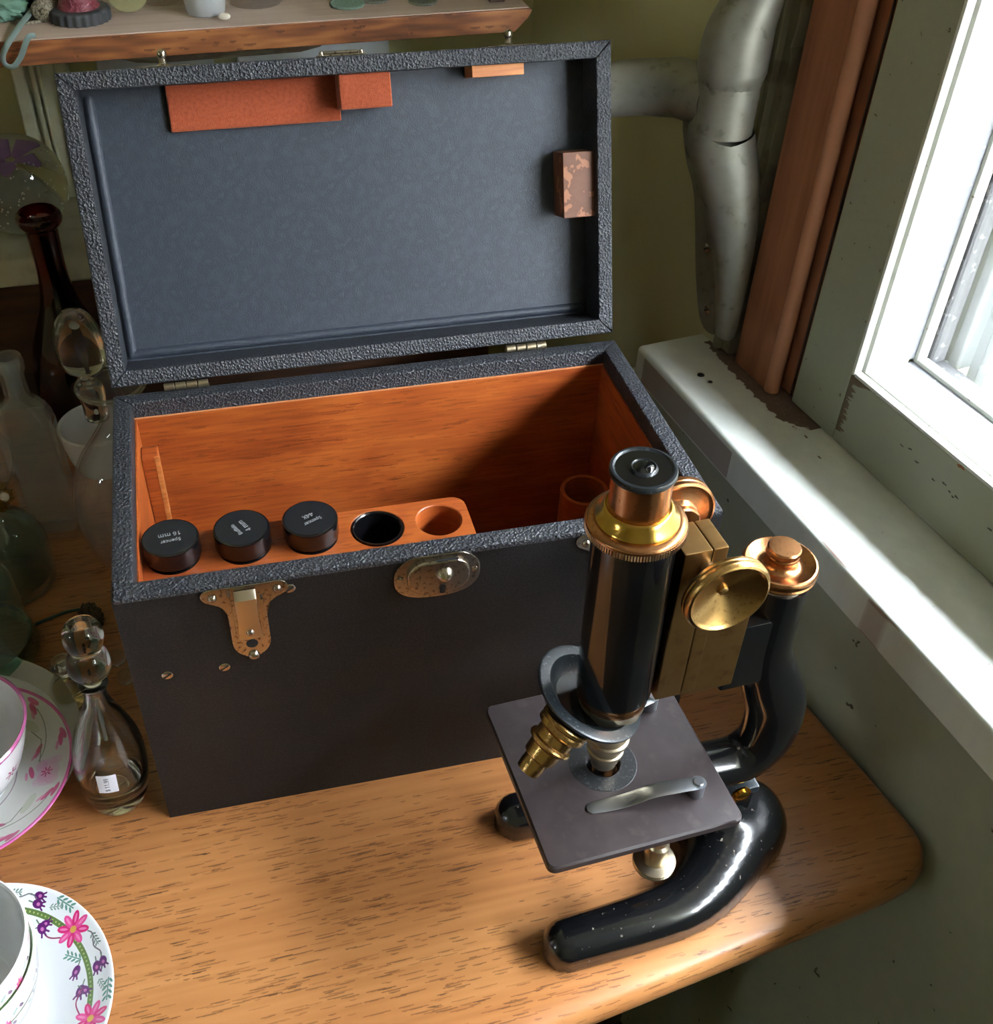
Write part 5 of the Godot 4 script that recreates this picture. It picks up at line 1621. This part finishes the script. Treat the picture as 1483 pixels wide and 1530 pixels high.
func lustre_saucer() -> ImageTexture:
	var n := 1024
	var im := Image.create(n, n, false, Image.FORMAT_RGB8)
	im.fill(c8(226, 226, 222))
	var c := n * 0.5
	var s := n * 0.5 / 0.071
	var pink := Color(0.78, 0.36, 0.60)
	var red := Color(0.70, 0.20, 0.40)
	for k in 5:
		var t := 8.0 + 72.0 * k
		for j in 26:      # a brushed patch of pink lustre
			var a := j * 2.4
			blob(im, polar(c, s, 0.0540 + 0.0052 * sin(a * 1.7), t + 8.0 * cos(a)), s * 0.0042, s * 0.0036, a, Color(0.88, 0.66, 0.80, 0.22))
		for j in 7:
			var a := TAU * j / 7.0
			var p := polar(c, s, 0.0535, t)
			stroke(im, [p + Vector2(cos(a), sin(a)) * s * 0.0012, p + Vector2(cos(a), sin(a)) * s * 0.0036], s * 0.00045, red)
		var leaf := [[0.0650, -57.0, 0.6], [0.0610, -54.0, 0.9], [0.0655, -24.0, 0.4], [0.0630, -21.0, 0.7], [0.0480, -22.0, 1.2], [0.0430, -3.0, 0.2]]
		for q in leaf:
			blob(im, polar(c, s, q[0], t + q[1]), s * 0.0052, s * 0.0016, deg_to_rad(t + q[1] + 60.0) + q[2], Color(0.74, 0.26, 0.46, 0.85))
			blob(im, polar(c, s, q[0] - 0.003, t + q[1] + 3.0), s * 0.0034, s * 0.0010, deg_to_rad(t + q[1] + 70.0) + q[2], Color(0.84, 0.50, 0.66, 0.8))
		var st := []
		for j in 10:
			st.push_back(polar(c, s, 0.0470 + 0.0017 * j, t - 12.0 - j * 2.6 - 0.2 * j * j))
		stroke(im, st, s * 0.0003, Color(0.45, 0.48, 0.42))
		stroke(im, [polar(c, s, 0.0480, t - 11.0), polar(c, s, 0.0520, t - 30.0), polar(c, s, 0.0500, t - 42.0)], s * 0.0003, Color(0.45, 0.48, 0.42))
		blob(im, polar(c, s, 0.0520, t + 26.0), s * 0.0080, s * 0.0030, deg_to_rad(t + 110.0), Color(0.70, 0.74, 0.64, 0.5))
	var ring := []
	for k in 241:
		ring.push_back(polar(c, s, 0.0696, k * 1.5))
	stroke(im, ring, s * 0.0017, pink)
	var well := []
	for k in 121:
		well.push_back(polar(c, s, 0.0330, k * 3.0))
	stroke(im, well, s * 0.0004, Color(0.62, 0.56, 0.60))
	return tex(im)

func lustre_cup() -> ImageTexture:
	var im := Image.create(1024, 256, false, Image.FORMAT_RGB8)
	im.fill(c8(232, 232, 234))
	stroke(im, [Vector2(0, 5), Vector2(1023, 5)], 7.0, Color(0.76, 0.38, 0.60))
	for k in 6:
		var p := Vector2(90.0 + 170.0 * k, 110)
		for j in 7:
			var a := TAU * j / 7.0
			stroke(im, [p + Vector2(cos(a), sin(a)) * 6.0, p + Vector2(cos(a), sin(a)) * 20.0], 2.2, Color(0.70, 0.22, 0.44))
		blob(im, p + Vector2(70, 20), 30, 12, 0.5, Color(0.88, 0.66, 0.80, 0.6))
	return tex(im)

func top_uv(r: float) -> Callable:
	return func(v: Vector3): return Vector2(v.x / r * 0.5 + 0.5, v.z / r * 0.5 + 0.5)

# the print runs round the outside only; the inside and the foot take the plain glaze
func side_uv(y0: float, y1: float, outer: Array) -> Callable:
	return func(v: Vector3):
		var r := Vector2(v.x, v.z).length()
		var edge := 0.0
		for i in outer.size() - 1:
			if v.y >= outer[i].y - 1e-6 and v.y <= outer[i + 1].y + 1e-6:
				edge = maxf(edge, minf(outer[i].x, outer[i + 1].x))
		if v.y < 0.005 or (r < edge - 0.0008 and v.y < outer[-1].y - 0.0005):
			return Vector2(0.5, 0.985)
		return Vector2(fposmod(atan2(v.z, v.x) / TAU, 1.0), clampf((y1 - v.y) / (y1 - y0), 0.0, 0.9))

func printed(t: Texture2D) -> StandardMaterial3D:
	return mat(Color.WHITE, 0.18, 0.0, {"albedo_texture": t, "clearcoat_enabled": true, "clearcoat": 0.6, "clearcoat_roughness": 0.06})

func saucer(r: float, h: float, n := 96) -> PackedVector3Array:
	# a shallow dish of radius r and height h (mm)
	return lathe(curve([0, 2.2, r * 0.40, 2.0, r * 0.40, 0, r * 0.46, 0, r * 0.48, 2.4, r * 0.70, h * 0.34, r * 0.90, h * 0.72, r * 0.985, h * 0.95, r, h, r * 0.985, h + 0.9, r * 0.88, h * 0.80 + 0.8, r * 0.68, h * 0.40 + 2.4, r * 0.46, 4.6, r * 0.2, 4.4, 0, 4.4], 4), n)

func build_china() -> void:
	# front: garland cup on its saucer
	var a := thing("saucer", "white saucer with garland of pink daisies, nearest the desk's front", "saucer", Vector3(-0.1056, 0.0001, 0.1121))
	part(a, "body", fin(saucer(75.0, 19.0), 60.0, top_uv(0.076)), printed(garland_saucer()))
	var cup := curve([19, 0, 21, 0.4, 20.4, 3, 26, 8, 34, 20, 39, 36, 41.6, 51, 42.2, 56])
	var says := ["white teacup with green band and flowers, upper of two stacked cups", "white teacup with pink daisies, lower of two stacked cups"]
	for k in 2:
		var b := thing("teacup", says[k], "teacup", Vector3(-0.1048, 0.0050 + (0.0175 if k == 0 else 0.0), 0.1080), 0.5 * k, "stacked garland teacups")
		part(b, "body", fin(vessel(cup, 0.0022, 0.006, 96), 60.0, side_uv(0.0, 0.0565, cup)), printed(garland_cup()))
		var grip := [Vector3(-0.0412, 0.0505, 0), Vector3(-0.056, 0.0530, 0), Vector3(-0.061, 0.0495, 0), Vector3(-0.052, 0.0450, 0), Vector3(-0.0408, 0.0445, 0)] if k == 0 else [Vector3(-0.0408, 0.046, 0), Vector3(-0.056, 0.048, 0), Vector3(-0.062, 0.036, 0), Vector3(-0.052, 0.022, 0), Vector3(-0.0345, 0.020, 0)]
		part(b, "handle", sweep(spline(grip, 5), [Vector2(0.003, 0.0022)], 12), M.porcelain)
	# behind: pink lustre cup and saucer on a white saucer and a bone plate
	var c := thing("plate", "plain bone coloured plate at the bottom of the pink china stack", "plate", Vector3(-0.1420, 0.0001, -0.0720))
	part(c, "body", fin(saucer(88.0, 11.0), 60.0), M.bone)
	var d := thing("saucer", "plain white saucer between the bone plate and the pink saucer", "saucer", Vector3(-0.1360, 0.0075, -0.0560))
	part(d, "body", fin(saucer(75.0, 15.0), 60.0), M.porcelain)
	var e := thing("saucer", "pink lustre saucer with painted flowers, under the pink rimmed cup", "saucer", Vector3(-0.1240, 0.0185, -0.0380))
	part(e, "body", fin(saucer(70.0, 16.0), 60.0, top_uv(0.071)), printed(lustre_saucer()))
	var f := thing("teacup", "white teacup with pink lustre rim at the picture's left edge", "teacup", Vector3(-0.1175, 0.0236, -0.0335))
	var tall := curve([20, 0, 22, 0.4, 21, 4, 27, 9, 35, 22, 41, 38, 45, 53, 46.2, 57])
	part(f, "body", fin(vessel(tall, 0.0022, 0.007, 96), 60.0, side_uv(0.0, 0.0575, tall)), printed(lustre_cup()))
	part(f, "handle", sweep(spline([Vector3(-0.0432, 0.050, 0), Vector3(-0.058, 0.051, 0), Vector3(-0.062, 0.038, 0), Vector3(-0.052, 0.024, 0), Vector3(-0.035, 0.022, 0)], 5), [Vector2(0.003, 0.0022)], 12), M.porcelain)
